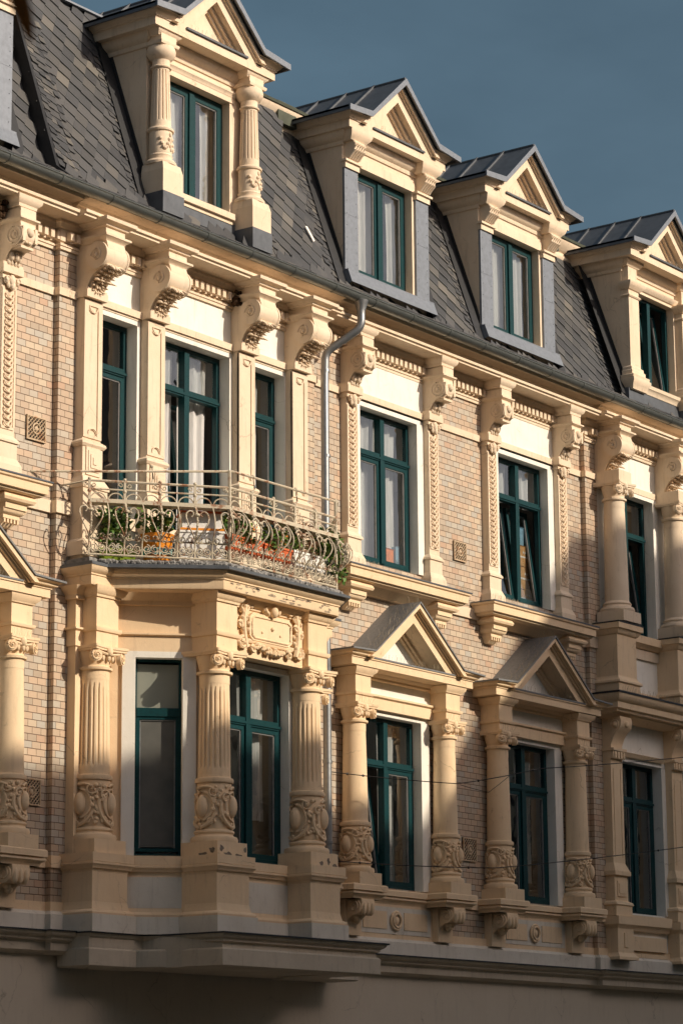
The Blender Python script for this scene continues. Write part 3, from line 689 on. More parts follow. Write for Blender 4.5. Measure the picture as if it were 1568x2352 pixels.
# ------------------------------------------------------------------ first-floor aedicules (plain axes)
yC = -.15
me_c1 = [column(-2.51, -2.76, -4.03, -4.64, -4.79, .145, .165, 0, .215, seed=q, plinth=.235).mesh('column', 'ochre_plaster') for q in (3, 13, 29)]
def aedicule():
    m = MB()
    # entablature blocks over the columns
    for s in (-1, 1):
        x = s * 1.015; a, b = x - .165, x + .165
        m.box(a, b, -.30, 0, -2.51, -2.12)
        m.sweep([(a, 0), (a, -.30), (b, -.30), (b, 0)], [(-.02, -2.41), (.02, -2.405), (.03, -2.385), (.03, -2.37), (-.02, -2.36)])
        m.sweep([(a, 0), (a, -.30), (b, -.30), (b, 0)], [(-.02, -2.15), (.02, -2.15), (.025, -2.13), (.06, -2.10), (.07, -2.06), (-.02, -2.06)])
    m.box(-.85, .85, -.09, 0, -2.50, -2.32)
    m.sweep([(-.85, -.05), (.85, -.05)], [(-.02, -2.36), (.05, -2.355), (.07, -2.34), (.07, -2.315), (-.02, -2.31)])
    m.sweep([(-.85, -.02), (.85, -.02)], [(-.02, -2.13), (.05, -2.13), (.07, -2.115), (.075, -2.09), (.12, -2.07), (.14, -2.05), (-.02, -2.05)])
    m.box(-1.37, 1.37, -.385, 0, -2.05, -1.955); m.box(-1.385, 1.385, -.40, 0, -1.955, -1.935)
    hw, k, zE, zK, za = 1.49, 1.0, -1.865, -1.845, -1.08; sl = (za - zK) / k
    for s in (-1, 1):
        pr = [(-.35, -1.935), (.0, -1.935), (.02, -1.925), (.03, -1.90), (.07, -1.885), (.075, -1.868), (-.35, -1.868)]
        p = [(-1.41, 0), (-1.41, -.42), (-k, -.42)]
        if s == 1: p = [(k, -.42), (1.41, -.42), (1.41, 0)]
        m.sweep(p, pr)
    vee(m, za, sl, .02, .085, -1.935, -.49, -.0); vee(m, za, sl, .085, .105, -1.935, -.44, -.0); vee(m, za, sl, .105, .135, -1.935, -.415, 0); vee(m, za, sl, .135, .27, -1.935, -.385, 0)
    vee(m, za, sl, .27, .32, -1.935, -.16, 0); vee(m, za, sl, .32, .36, -1.935, -.12, 0)
    return m
me_ae = aedicule().mesh('pediment', 'ochre_plaster')
tm = MB(); tm.xz([(-.95, -1.935), (.95, -1.935), (0, -1.22)], -.07, 0); me_ty = tm.mesh('tympanum', 'white_plaster')
rm = MB(); roofsheet(rm, 1.50, 1.0, -1.862, -1.842, -1.078, -.51, 0); rm.box(-.92, .92, -.41, -.1, -1.935, -1.915)
me_rf = rm.mesh('pediment_roof', 'lead_sheet')
sp = MB(); sl_ = (.764) / 1.0
for yy, h_, n_ in ((-.47, .07, 40), (-.33, .09, 20)):
    spikes(sp, -.98, 0, yy, 0, n_, h_, .9, zf=lambda x: -1.078 - sl_ * abs(x)); spikes(sp, 0, 1.4, yy, 0, n_ // 2, h_, .9, zf=lambda x: max(-1.85, -1.078 - sl_ * abs(x)))
spikes(sp, -.85, .85, -.36, -1.92, 60, .09, .35); spikes(sp, -1.15, -.88, -.32, -2.51, 8, .09); spikes(sp, .88, 1.15, -.32, -2.51, 8, .09)
me_sp1 = sp.mesh('bird_spikes', 'spike_wire')
def sconsole(m, x, z0, z1, d, hw):      # S-shaped bracket, big roll at top
    h = z1 - z0
    m.yz([(0, z1), (-d, z1), (-d * 1.04, z1 - h * .12), (-d, z1 - h * .30), (-d * .85, z1 - h * .42), (-d * .62, z1 - h * .46), (-d * .40, z1 - h * .58), (-d * .28, z1 - h * .78), (-d * .26, z0), (0, z0)], x - hw, x + hw)
    m.cylx(x - hw - .02, x + hw + .02, -d * .70, z1 - h * .24, h * .235, 18)
    for sx in (-.6, 0, .6): m.ball((x + sx * hw, -d * .98, z1 - h * .28), (hw * .28, .045, h * .22), 9, 7)
    for sx in (-1, 1): m.spiral((x + sx * (hw + .022), -d * .70, z1 - h * .24), h * .19, .02, 1.4, .013, 'x')
    for sx in (-.5, .5): m.ball((x + sx * hw * .6, -d * .55, z1 - h * .52), (.05, .05, .04)); 
    m.ball((x, -d * .5, z1 - h * .60), (.05, .05, .05))
def apron():
    m = MB(); P = [(-1.36, 0), (-1.36, -.36)]
    prof = [(-.2, -4.965), (.0, -4.965), (.015, -4.93), (.055, -4.905), (.055, -4.885), (.02, -4.88), (.02, -4.87), (.065, -4.865), (.065, -4.80), (.05, -4.785), (-.2, -4.785)]
    for s in (-1, 1):
        x = s * 1.02; a, b = x - .30, x + .30
        m.sweep([(a, 0), (a, -.33), (b, -.33), (b, 0)], prof); m.box(a, b, -.33, 0, -4.965, -4.79)
        sconsole(m, x, -5.38, -4.965, .34, .135)
        m.box(x - .17, x + .17, -.12, 0, -5.40, -4.965)
    m.sweep([(-.72, -.03), (.72, -.03)], prof[:]); 
    m.box(-.85, .85, -.028, 0, -5.38, -4.9)
    for s in (-1, 1): m.box(s * .45 - .26, s * .45 + .26, -.047, 0, -5.28, -5.06)
    for r, y in ((.115, -.06), (.085, -.075)): 
        m.tube([(r * math.cos(2 * math.pi * i / 20), y, -5.17 + r * math.sin(2 * math.pi * i / 20)) for i in range(21)], .016, 6)
    m.ball((0, -.045, -5.17), (.06, .04, .06), 14, 8)
    return m
me_ap = apron().mesh('window_apron', 'ochre_plaster')
wp = MB(); wp.box(-.80, .80, -.037, -.02, -5.34, -5.0); me_wp = wp.mesh('white_border', 'grey_white_plaster')
for c in [-10.6] + CW:
    o = H('pediment', me_ae, loc=(c, 0, 0)); H('tympanum', me_ty, parent=o); H('pediment_roof', me_rf, parent=o); H('bird_spikes', me_sp1, parent=o)
    for s in (-1, 1): H('column', me_c1[int(abs(c * 3 + s * 5)) % 3], loc=(c + s * 1.01, yC, 0))
    o = H('window_apron', me_ap, loc=(c, 0, 0)); H('white_border', me_wp, parent=o)

# ------------------------------------------------------------------ base course, ledge and ground floor
bs = MB()
sec(bs, [(-.02, -5.40), (.05, -5.40), (.06, -5.42), (.09, -5.44), (.09, -5.61), (-.02, -5.61)])
H('white_base_course', bs, 'grey_white_plaster')
b2 = MB(); sec(b2, [(-.01, -5.42), (.03, -5.42), (.03, -5.30), (-.01, -5.30)]); sec(b2, [(-.01, -4.93), (.03, -4.93), (.03, -4.80), (-.01, -4.80)])
H('string_band', b2, 'ochre_plaster')
lg = MB()
sec(lg, [(-.02, -5.60), (.30, -5.62), (.30, -5.635), (-.02, -5.635)]); H('ledge_cover', lg, 'flashing')
lc = MB(); sec(lc, [(-.02, -5.635), (.285, -5.635), (.275, -5.66), (.25, -5.68), (.22, -5.685), (.215, -5.715), (.17, -5.73), (.165, -5.745), (.155, -5.75), (.155, -5.83), (.10, -5.85), (.08, -5.87), (-.02, -5.87)])
H('ledge_cornice', lc, 'sandstone')
gf = MB(); gholes = []
gf.box(XL, XR, -.05, .5, GZ + .001, -5.86); H('ground_floor_wall', gf, 'ground_floor_plaster')
bk = MB(); bk.box(XL, XR, 1.1, 11, GZ + .001, 2.5); bk.box(XL, XR, 1.35, 11, 2.5, 5.2); bk.box(XL, XL + .3, 0, 1.1, GZ, 2.5); bk.box(XR - .3, XR, 0, 1.1, GZ, 2.5); H('rear_walls', bk, 'plain_render')

# ------------------------------------------------------------------ mansard roof
MY0, MZ0, MSL = -.05, 3.02, .335      # slope: y = MY0 + (z-MZ0)*MSL
def my(z): return -.46 + (z - 2.78) * (.41 / .24) if z < MZ0 else MY0 + (z - MZ0) * MSL
under = MB()
ZT = 5.30
DORM = [-7.3, CB, 1.06, 4.33, 8.15]
for (x0, x1, dy, zt) in ((XL, -5.72, 0, ZT), (-5.72, -.55, -.12, 5.62), (-.55, XR, 0, ZT)):
    cuts = [x0] + [v for c in DORM if x0 < c < x1 for v in (c - .97, c + .97)] + [x1]
    under.add([(x0, my(2.78) + .02, 2.76), (x1, my(2.78) + .02, 2.76), (x1, my(MZ0) + .02, MZ0), (x0, my(MZ0) + .02, MZ0)], [(0, 1, 2, 3)])
    for a, b in zip(cuts[0::2], cuts[1::2]):
        under.add([(a, my(MZ0) + .02, MZ0), (b, my(MZ0) + .02, MZ0), (b, my(zt) + dy + .02, zt), (a, my(zt) + dy + .02, zt)], [(0, 1, 2, 3)])
    under.add([(x0, my(zt) + dy + .02, zt), (x1, my(zt) + dy + .02, zt), (x1, 2.2, zt + .1), (x0, 2.2, zt + .1)], [(0, 1, 2, 3)])
o_roof = H('roof', under, 'slate')
sr = random.Random(12)
def slate(m, x, z, w, h, dy=0, skew=0.0, pts=None, lift=.014):
    """one slate lying on the slope; pts are (dx,dz along slope) corners"""
    ca, sa = MSL / math.hypot(1, MSL), 1 / math.hypot(1, MSL)     # slope direction (y,z)
    tilt = sr.uniform(.6, 1.5) * lift; rot = sr.uniform(-.025, .025)
    vs = []
    zmax = max(p[1] for p in pts); zmin = min(p[1] for p in pts)
    for off in (0, -.007):
        for px, pz in pts:
            px, pz = px - rot * pz, pz + rot * px
            t = (zmax - pz) / max(1e-3, (zmax - zmin)); out = .004 + tilt * t - off
            yy = my(z) + dy + pz * ca - out * sa; zz = z + pz * sa + out * ca
            vs.append((x + px, yy, zz))
    n = len(pts); m.add(vs, [tuple(range(n)), tuple(range(2 * n - 1, n - 1, -1))] + [(i, (i + 1) % n, n + (i + 1) % n, n + i) for i in range(n)])
def slatefield(x0, x1, z0, z1, dy, lo=None, hi=None):
    m = MB()
    ex, ez = .165, -.10; fx, fz = .085, .145       # lattice vectors
    for i in range(-40, 60):
        for j in range(-30, 40):
            cx, cz = x0 + i * ex + j * fx, z0 + i * ez + j * fz
            a = x0 if lo is None else lo(cz); b = x1 if hi is None else hi(cz)
            if not (a < cx < b and z0 - .22 < cz < z1) or any(abs(cx - q) < .90 and cz > 3.05 for q in DORM): continue
            g = .50
            pts = [(-ex * g - fx * g, -ez * g - fz * g), (ex * g - fx * g, ez * g - fz * g), (ex * g + fx * g, ez * g + fz * g), (-ex * g + fx * g, -ez * g + fz * g)]
            slate(m, cx, cz, 0, 0, dy, 0, pts)
    return m
def valley(m, xf, z0, z1, dy, w=.36, sgn=1):      # strip of small curved courses climbing beside a cheek
    z = z0
    while z < z1:
        n = 4
        for k in range(n):
            xa = xf + sgn * (k * w / n); bow = .05 * math.sin(math.pi * (k + .5) / n)
            ww = w / n * .54
            pts = [(-ww, -.075 + .012), (ww, -.075 - .012), (ww, .06), (-ww, .06)]
            slate(m, xa + sgn * ww, z - bow - .02 * k, 0, 0, dy, 0, pts, .02)
        z += .105
# fields: (x0,x1,dy)
for x0, x1, dy in ((-9.0, -5.78, 0), (-5.66, -.5, -.12), (-.6, 10.2, 0)):
    H('slates', slatefield(x0, x1, 3.10, 5.62 if dy == -.12 else 5.28, dy), 'slate', parent=o_roof)
for xf, s, dy in ((-4.40, 1, -.12), (-5.66, 1, -.12), (-.30, 1, 0), (3.0, 1, 0), (6.80, 1, 0), (-1.9, 1, -.12)):
    vm = MB(); valley(vm, xf, 3.14, 5.2, dy, .34, s)
    H('valley_slates', vm, 'slate', parent=o_roof)
es = MB(); x = XL + 2
zc = 2.80
for row in range(3):
    x = -9.5
    while x < 11.5:
        ww = sr.uniform(.16, .24); z = 2.80 + row * .085; y = -.50 + row * .145
        t = .012 + sr.uniform(0, .008)
        es.add([(x, y, z + t), (x + ww - .006, y, z + t), (x + ww - .006, y + .2, z + .115), (x, y + .2, z + .115), (x, y, z + t - .008), (x + ww - .006, y, z + t - .008)], [(0, 1, 2, 3), (0, 4, 5, 1)])
        x += ww
H('eaves_slates', es, 'slate', parent=o_roof)
# section step in the roof, dark flashing
fs = MB(); fs.yz([(-.62 + .12, 2.80), (my(MZ0) - .17, MZ0), (my(5.5) - .17, 5.5), (my(5.5) + .1, 5.5), (my(MZ0) + .1, MZ0), (-.3, 2.80)], -5.76, -5.71)
H('step_flashing', fs, 'flashing', parent=o_roof)
# cornice on top of the mansard
tc = MB()
for x0, x1, dy in ((-11, -5.76, 0), (-2.0, -.52, -.0), (-.52, 11, 0)):
    y0 = my(5.30) + dy
    tc.sweep([(x0, y0), (x1, y0)], [(-.3, 5.24), (.03, 5.24), (.05, 5.27), (.05, 5.30), (.02, 5.31), (.02, 5.36), (.06, 5.38), (.10, 5.44), (.14, 5.48), (.15, 5.52), (-.3, 5.52)])
H('roof_cornice', tc, 'cream_plaster')
tg = MB()
for x0, x1, dy in ((-11, -5.76, 0), (-2.0, 11, 0)):
    y0 = my(5.30) + dy; tg.sweep([(x0, y0), (x1, y0)], [(-.9, 5.525), (.17, 5.525), (.18, 5.56), (.14, 5.585), (-.9, 5.70)])
tg.box(-.55, -.15, my(5.3) - .13, my(5.3) + .1, 5.30, 5.60); tg.box(2.55, 3.0, my(5.3) - .13, my(5.3) + .1, 5.30, 5.60); tg.box(6.1, 6.5, my(5.3) - .13, my(5.3) + .1, 5.30, 5.60)
H('roof_edge', tg, 'old_copper')
te = MB(); te.box(-5.76, -3.5, my(5.62) - .17, my(5.62) + .6, 5.62, 5.645); H('roof_edge', te, 'zinc')

# ------------------------------------------------------------------ dormers
def dormer(cx, dy, kind, tilt=(), seed=1, cur=((-.3, .35), (.3, .3))):
    """kind: zinc / column / pilaster"""
    hw = .98; zb, zt = 3.28, 5.10
    m = MB(); ow, oz0, oz1 = .63, 3.32, 4.80
    if kind == 'zinc': pass
    wall(m, -hw, hw, 3.0, zt, 0, [(-ow, ow, oz0, oz1)])
    reveal(m, -ow, ow, oz0, oz1, 0, .14)
    for s in (-1, 1): m.add([(s * hw, 0, 2.9), (s * hw, 1.5, 2.9), (s * hw, 1.5, 5.2), (s * hw, 0, 5.2)], [(0, 1, 2, 3)])
    yf = -.23 if kind == 'zinc' else -.30
    hc = 1.13 if kind == 'zinc' else 1.17
    # entablature
    m.sweep([(-hw, 1.4), (-hw, 0), (hw, 0), (hw, 1.4)], [(-.1, 5.02), (.02, 5.02), (.03, 5.05), (.03, 5.07), (.06, 5.09), (.10, 5.13), (.11, 5.17), (.11, 5.19), (-.1, 5.19)])
    m.box(-hc, hc, yf, 1.4, 5.19, 5.30)
    m.sweep([(-hc, 1.4), (-hc, yf), (-.76, yf)], [(-.1, 5.30), (.015, 5.30), (.02, 5.32), (.05, 5.34), (.07, 5.37), (.09, 5.385), (-.1, 5.385)])
    m.sweep([(.76, yf), (hc, yf), (hc, 1.4)], [(-.1, 5.30), (.015, 5.30), (.02, 5.32), (.05, 5.34), (.07, 5.37), (.09, 5.385), (-.1, 5.385)])
    k, zK, za = .79, 5.45, 6.17; sl = (za - zK) / k
    vee(m, za, sl, .05, .13, 5.30, yf - .07, .3); vee(m, za, sl, .13, .155, 5.30, yf - .03, .3); vee(m, za, sl, .155, .31, 5.30, yf, .3); vee(m, za, sl, .31, .36, 5.30, yf + .10, .3); vee(m, za, sl, .36, .41, 5.30, yf + .15, .3)
    m.xz([(-.78, 5.30), (.78, 5.30), (0, 5.82)], yf + .19, .3)
    name = 'dormer'
    d = H(name, m, 'cream_plaster', (cx, dy, 0))
    # roof
    r = MB(); roofsheet(r, 1.31, k, 5.41, zK + .01, za, yf - .12, 1.9, .03)
    for s in (-1, 1):
        r.xz([(s * 1.31, 5.415), (s * k, zK + .012), (s * k, zK - .06), (s * 1.31, 5.345)], yf - .135, yf - .115); r.xz([(s * k, zK + .012), (0, za + .003), (0, za - .085), (s * k, zK - .06)], yf - .135, yf - .115)
        for yy in (.15, .62, 1.1, 1.55): r.xz([(s * k, zK + .045), (0, za + .035), (0, za), (s * k, zK)], yy, yy + .03)
        r.xz([(s * 1.31, 5.41), (s * 1.31, 5.34), (s * 1.29, 5.34), (s * 1.29, 5.41)], yf - .12, 1.6)
    r.box(-.60, .60, yf - .03, yf + .12, 5.30, 5.325)
    r.tube([(0, yf - .13, za + .005), (0, 1.9, za + .005)], .02, 6)
    H('dormer_roof', r, ['zinc_dark'], parent=d)
    fr = MB()
    for s in (-1, 1):
        fr.xz([(s * 1.31, 5.418), (s * k, zK + .016), (s * k, zK - .065), (s * 1.31, 5.34)], yf - .15, yf - .135); fr.xz([(s * k, zK + .016), (0, za + .006), (0, za - .09), (s * k, zK - .065)], yf - .15, yf - .135)
    H('verge_flashing', fr, 'zinc', parent=d)
    # cheek flashing running up the slate
    for s in (-1, 1):
        f = MB(); poly = [(.08, 2.9)] + [(my(z) - .06 - dy * .0, z) for z in (3.05, 3.4, 4.0, 4.6, 5.15)] + [(my(z) + .12, z) for z in (5.15, 4.6, 4.0, 3.4, 3.15)]
        poly = [(-.12, 2.93), (-.02, 3.06)] + [(my(z) - .09, z) for z in (3.4, 4.0, 4.6, 5.18)] + [(my(z) + .16, z) for z in (5.18, 4.6, 4.0, 3.5)] + [(.12, 3.22), (.02, 3.12)]
        f.yz([(y - 0 * dy, z) for y, z in poly], s * (hw + .004) - .012, s * (hw + .004) + .012)
        # tray lying on the slates
        z0, z1 = 3.04, 5.2; x0, x1 = s * hw, s * (hw + .20)
        f.add([(x0, my(z0) - .045, z0), (x1, my(z0) - .045, z0), (x1, my(z1) - .045, z1), (x0, my(z1) - .045, z1)], [(0, 1, 2, 3)])
        H('cheek_flashing', f, 'flashing', parent=d)
    z = MB()
    if kind == 'zinc':
        for s in (-1, 1):
            x = s * .83
            z.box(x - .15, x + .15, -.035, 0, 3.26, 4.70); z.box(x - .152, x + .152, -.038, -.03, 4.06, 4.068)
            for i in range(8):
                for sx in (-1, 1): z.ball((x + sx * .105, -.037, 3.4 + i * .17), .007, 6, 4)
        z.box(-1.0, 1.0, -.10, .14, 3.255, 3.28)
        z.add([(-1.0, -.10, 3.26), (1.0, -.10, 3.26), (1.0, -.16, 3.09), (-1.0, -.16, 3.09), (-1.0, 0, 3.26), (1.0, 0, 3.26), (1.0, 0, 3.05), (-1.0, 0, 3.05)], [(0, 1, 2, 3), (0, 3, 7, 4), (1, 5, 6, 2)])
        H('zinc_cladding', z, 'zinc', parent=d)
        c = MB()
        for s in (-1, 1):
            x = s * .83; c.box(x - .16, x + .16, -.06, 0, 4.70, 4.79); c.box(x - .185, x + .185, -.09, 0, 4.78, 4.81)
            c.yz([(0, 5.06), (-.17, 5.06), (-.19, 5.0), (-.17, 4.93), (-.10, 4.86), (-.06, 4.81), (0, 4.81)], x - .11, x + .11)
            for q in range(5): 
                xx = x - .10 + q * .05; c.tube([(xx, -.16, 5.05), (xx, -.195, 5.0), (xx, -.18, 4.93), (xx, -.12, 4.875), (xx, -.085, 4.83)], .019, 7)
            c.sweep([(x - .13, 0), (x - .13, -.12), (x + .13, -.12), (x + .13, 0)], [(-.1, 5.06), (.04, 5.06), (.06, 5.09), (.09, 5.12), (.11, 5.17), (.11, 5.19), (-.1, 5.19)])
        c.box(-.68, .68, -.02, 0, 4.80, 4.93)
        H('console', c, 'cream_plaster', parent=d)
    elif kind == 'column':
        z.box(-.70, .70, -.05, 0, 3.02, 3.20); 
        for s in (-1, 1): z.box(s * .86 - .195, s * .86 + .195, -.34, 0, 2.86, 3.12)
        H('zinc_base', z, 'zinc_dark', parent=d)
        c = MB(); c.box(-.62, .62, -.10, .12, 3.23, 3.31); c.box(-.62, .62, -.06, 0, 3.18, 3.23); H('stone_sill', c, 'cream_plaster', parent=d); c = MB()
        c.sweep([(-.72, 0), (.72, 0)], [(-.02, 4.87), (.02, 4.87), (.03, 4.90), (.05, 4.92), (.05, 4.94), (-.02, 4.94)]); c.box(-.70, .70, -.015, 0, 4.80, 4.87)
        H('lintel', c, 'cream_plaster', parent=d)
        cm = MB()
        rt, rb = .105, .125; cm.box(-.185, .185, -.20, .14, 3.12, 3.40); cm.taper(-.185, .185, -.20, 3.40, -.165, .165, -.175, 3.50, .14)
        cm.lathe([(.19, 3.50), (.195, 3.53), (.17, 3.56), (.14, 3.57), (.14, 3.60), (.15, 3.62), (.135, 3.64)], 0, 0, 24)
        cm.lathe([(.135, 3.63), (.14, 3.66), (.14, 3.92), (.135, 3.94)], 0, 0, 24)
        rr = random.Random(seed)
        for a0 in (-50, 20, 90):
            for i in range(7):
                a = R(a0 + i * 8); cm.ball((.14 * math.sin(a), -.14 * math.cos(a), 3.84 - .12 * math.sin(i / 6 * math.pi) - .02), (.026, .026, .024), 7, 5)
            for i in range(5): a = R(a0 + 58 + rr.uniform(-5, 5)); cm.ball((.14 * math.sin(a), -.14 * math.cos(a), 3.70 + i * .045), (.022, .022, .034), 7, 5)
        cm.lathe([(.14, 3.92), (.16, 3.93), (.165, 3.95), (.15, 3.97), (.128, 3.98), (.125, 4.02)], 0, 0, 24)
        pr = [(.125, 4.0), (.125, 4.06), (.124, 4.08)] + [(.124 - .019 * t, 4.08 + .62 * t) for t in (.2, .4, .6, .8, 1)] + [(.105, 4.71), (.105, 4.74)]
        cm.lathe(pr, 0, 0, 96, (4.08, 4.701, 16, .13))
        cm.lathe([(.105, 4.73), (.125, 4.735), (.13, 4.75), (.11, 4.765), (.105, 4.80), (.11, 4.84), (.15, 4.87), (.175, 4.91), (.18, 4.95), (.165, 5.0), (.14, 5.015)], 0, 0, 26)
        for s in (-1, 1):
            H('column', cm, 'cream_plaster', (s * .86, -.13, 0), parent=d)
            e = MB(); x = s * .86; e.box(x - .14, x + .14, -.25, 0, 5.0, 5.19); e.sweep([(x - .14, 0), (x - .14, -.25), (x + .14, -.25), (x + .14, 0)], [(-.02, 5.01), (.02, 5.01), (.03, 5.03), (.03, 5.05), (-.02, 5.06)])
            e.sweep([(x - .14, 0), (x - .14, -.20), (x + .14, -.20), (x + .14, 0)], [(-.02, 5.12), (.03, 5.12), (.04, 5.14), (.07, 5.16), (.08, 5.19), (-.02, 5.19)]); H('entablature_block', e, 'cream_plaster', parent=d)
    else:
        z.box(-.70, .70, -.05, 0, 3.02, 3.20); z.box(-1.08, -.62, -.14, 0, 2.86, 3.14); z.box(.62, 1.08, -.14, 0, 2.86, 3.14)
        H('zinc_base', z, 'zinc_dark', parent=d)
        c = MB()
        for s in (-1, 1):
            x = s * .83; a, b = x - .15, x + .15
            c.box(a, b, -.13, 0, 3.4, 4.72); P = [(a, 0), (a, -.13), (b, -.13), (b, 0)]
            c.sweep(P, [(-.02, 3.30), (.09, 3.30), (.10, 3.34), (.05, 3.36), (.05, 3.42), (.03, 3.44), (.03, 3.48), (-.02, 3.52)]); c.sweep(P, [(-.02, 3.12), (.06, 3.12), (.08, 3.2), (.11, 3.24), (.11, 3.29), (-.02, 3.30)])
            c.sweep(P, [(-.02, 4.60), (.015, 4.60), (.03, 4.62), (.015, 4.64), (-.02, 4.64)]); c.sweep(P, [(-.02, 4.72), (.02, 4.72), (.06, 4.76), (.09, 4.80), (.09, 4.83), (-.02, 4.84)])
            c.box(a + .02, b - .02, -.12, 0, 4.8, 5.19); c.sweep([(a, 0), (a, -.10), (b, -.10), (b, 0)], [(-.02, 5.09), (.03, 5.09), (.05, 5.12), (.09, 5.15), (.09, 5.19), (-.02, 5.19)])
        c.sweep([(-.66, 0), (.66, 0)], [(-.02, 3.18), (.06, 3.18), (.08, 3.24), (.11, 3.26), (.12, 3.31), (-.02, 3.31)])
        c.sweep([(-.7, 0), (.7, 0)], [(-.02, 4.85), (.02, 4.85), (.06, 4.89), (.07, 4.92), (-.02, 4.93)])
        H('pilaster', c, 'cream_plaster', parent=d)
    sp_ = MB(); spikes(sp_, -.5, .55, yf + .05, 5.325, 32, .10, .4); H('bird_spikes', sp_, 'spike_wire', parent=d)
    window(0, .12, oz0, 2 * ow, oz1 - oz0, None, True, tilt=tilt, curtains=cur, cy=.12, parent=d, seed=seed)
    return d
dormer(-7.3, 0, 'zinc', seed=21)
dormer(CB, -.12, 'column', seed=22, cur=((-.3, .5), (.42, .22)))
dormer(1.06, 0, 'zinc', seed=23, cur=((-.2, .8), (.48, .3)))
dormer(4.33, 0, 'zinc', seed=24, cur=((-.25, .7), (.42, .3)))
dormer(8.15, -.10, 'pilaster', tilt=(0, 1), seed=25, cur=())

# ------------------------------------------------------------------ bay window (oriel)
CX = -3.11
def mir(pts, c=CX): return pts + [(2 * c - x, y) for x, y in reversed(pts)]
def seg(a, b):
    L = math.hypot(b[0] - a[0], b[1] - a[1]); ang = math.atan2(b[1] - a[1], b[0] - a[0])
    return L, ang, Matrix.Translation((a[0], a[1], 0)) @ Matrix.Rotation(ang, 4, 'Z')
core = mir([(-5.30, yB), (-5.30, -.20), (-4.87, -.20), (-4.05, -.98)])
bay = MB(); OZ0, OZ1 = -5.60, -1.62
for i in range(len(core) - 1):
    L, ang, M = seg(core[i], core[i + 1]); bay.M = M
    hol = []
    if i == 2: hol = [(.385, .92, -4.76, -2.54)]
    if i == 4: hol = [(L - .92, L - .385, -4.76, -2.54)]
    if i == 3: hol = [(.31, .31 + 1.28, -4.76, -2.54)]
    wall(bay, 0, L, OZ0, OZ1, 0, hol)
bay.M = None
bay_o = H('bay_window', bay, 'ochre_plaster', label='three-sided bay window with fluted columns carrying a balcony')
srr = MB(); wins = []
for i in (2, 3, 4):
    L, ang, M = seg(core[i], core[i + 1]); srr.M = M
    if i == 3: x0, x1 = .31, 1.59
    elif i == 2: x0, x1 = .385, .92
    else: x0, x1 = L - .92, L - .385
    if i == 3: surround(srr, x0, x1, -4.76, -2.54, -.03, .10, .06)
    else: surround(srr, x0, x1, -4.76, -2.54, -.03, .15, .07)
    reveal(srr, x0, x1, -4.76, -2.54, .0, .12); wins.append((M, ang, x0, x1))
srr.M = None
H('window_surrounds', srr, 'white_plaster', parent=bay_o)
for (M, ang, x0, x1), film in zip(wins, (('top', 'low'), (), ())):
    p = M @ Vector(((x0 + x1) / 2, .10, -4.76)); big = x1 - x0 > 1
    fo = window(p.x, p.y, p.z, x1 - x0, 2.22, 1.57, big, curtains=((.28, .5), (-.4, .4)) if big else ((0, .5),), rot=ang, film=film, seed=31, cz=.5 if big else 0)
    fo['label'] = 'wide four-part window in the front of the bay' if big else 'narrow window in the canted side of the bay'
# entablature, frieze and cornice
blocks = [(-5.20, -4.83, -.415), (-4.15, -3.78, -1.28), (-2.44, -2.07, -1.28), (-1.39, -1.02, -.42)]
ent = MB()
base = mir([(-5.325, yB), (-5.325, -.22), (-4.89, -.22), (-4.06, -1.01)])
ent.sweep(base, [(-.15, -2.47), (.0, -2.47), (.0, -2.30), (.015, -2.295), (.035, -2.285), (.035, -2.265), (-.01, -2.26), (-.01, -1.95), (.03, -1.945), (.03, -1.90), (.06, -1.87), (.10, -1.83), (.12, -1.81), (-.15, -1.81)])
for a, b, y in blocks:
    P = [(a, y + .34), (a, y), (b, y), (b, y + .34)]
    ent.box(a, b, y, y + .5, -2.48, -1.81)
    ent.sweep(P, [(-.02, -2.31), (.02, -2.305), (.03, -2.285), (.03, -2.26), (-.02, -2.25)])
    ent.sweep(P, [(-.02, -1.92), (.02, -1.92), (.025, -1.895), (.05, -1.88), (.075, -1.83), (.08, -1.80), (-.02, -1.80)])
ent.box(-3.80, 2 * CX + 3.80, -1.205, -.95, -2.47, -1.80)
ent.sweep([(-3.80, -1.205), (2 * CX + 3.80, -1.205)], [(-.02, -2.31), (.02, -2.305), (.035, -2.285), (.035, -2.26), (-.02, -2.25)])
ent.sweep([(-3.80, -1.205), (2 * CX + 3.80, -1.205)], [(-.02, -1.92), (.02, -1.92), (.025, -1.895), (.06, -1.88), (.09, -1.83), (.10, -1.80), (-.02, -1.80)])
crown = mir([(-5.36, yB), (-5.36, -.47), (-5.02, -.47), (-4.20, -1.42)])
ent.sweep(crown, [(-.5, -1.81), (-.005, -1.81), (.0, -1.80), (.0, -1.705), (.015, -1.70), (.015, -1.685), (.05, -1.66), (.07, -1.63), (.08, -1.60), (-.5, -1.60)])
pl = [(-5.36, yB), (-5.36, -.47), (-5.02, -.47), (-4.20, -1.42)]
ent.xy(mir([(x + .03, y + .03) for x, y in pl[:1]] + [(-5.33, -.45), (-5.0, -.45), (-4.18, -1.40)]), -1.815, -1.61)
H('bay_entablature', ent, 'ochre_plaster', parent=bay_o)
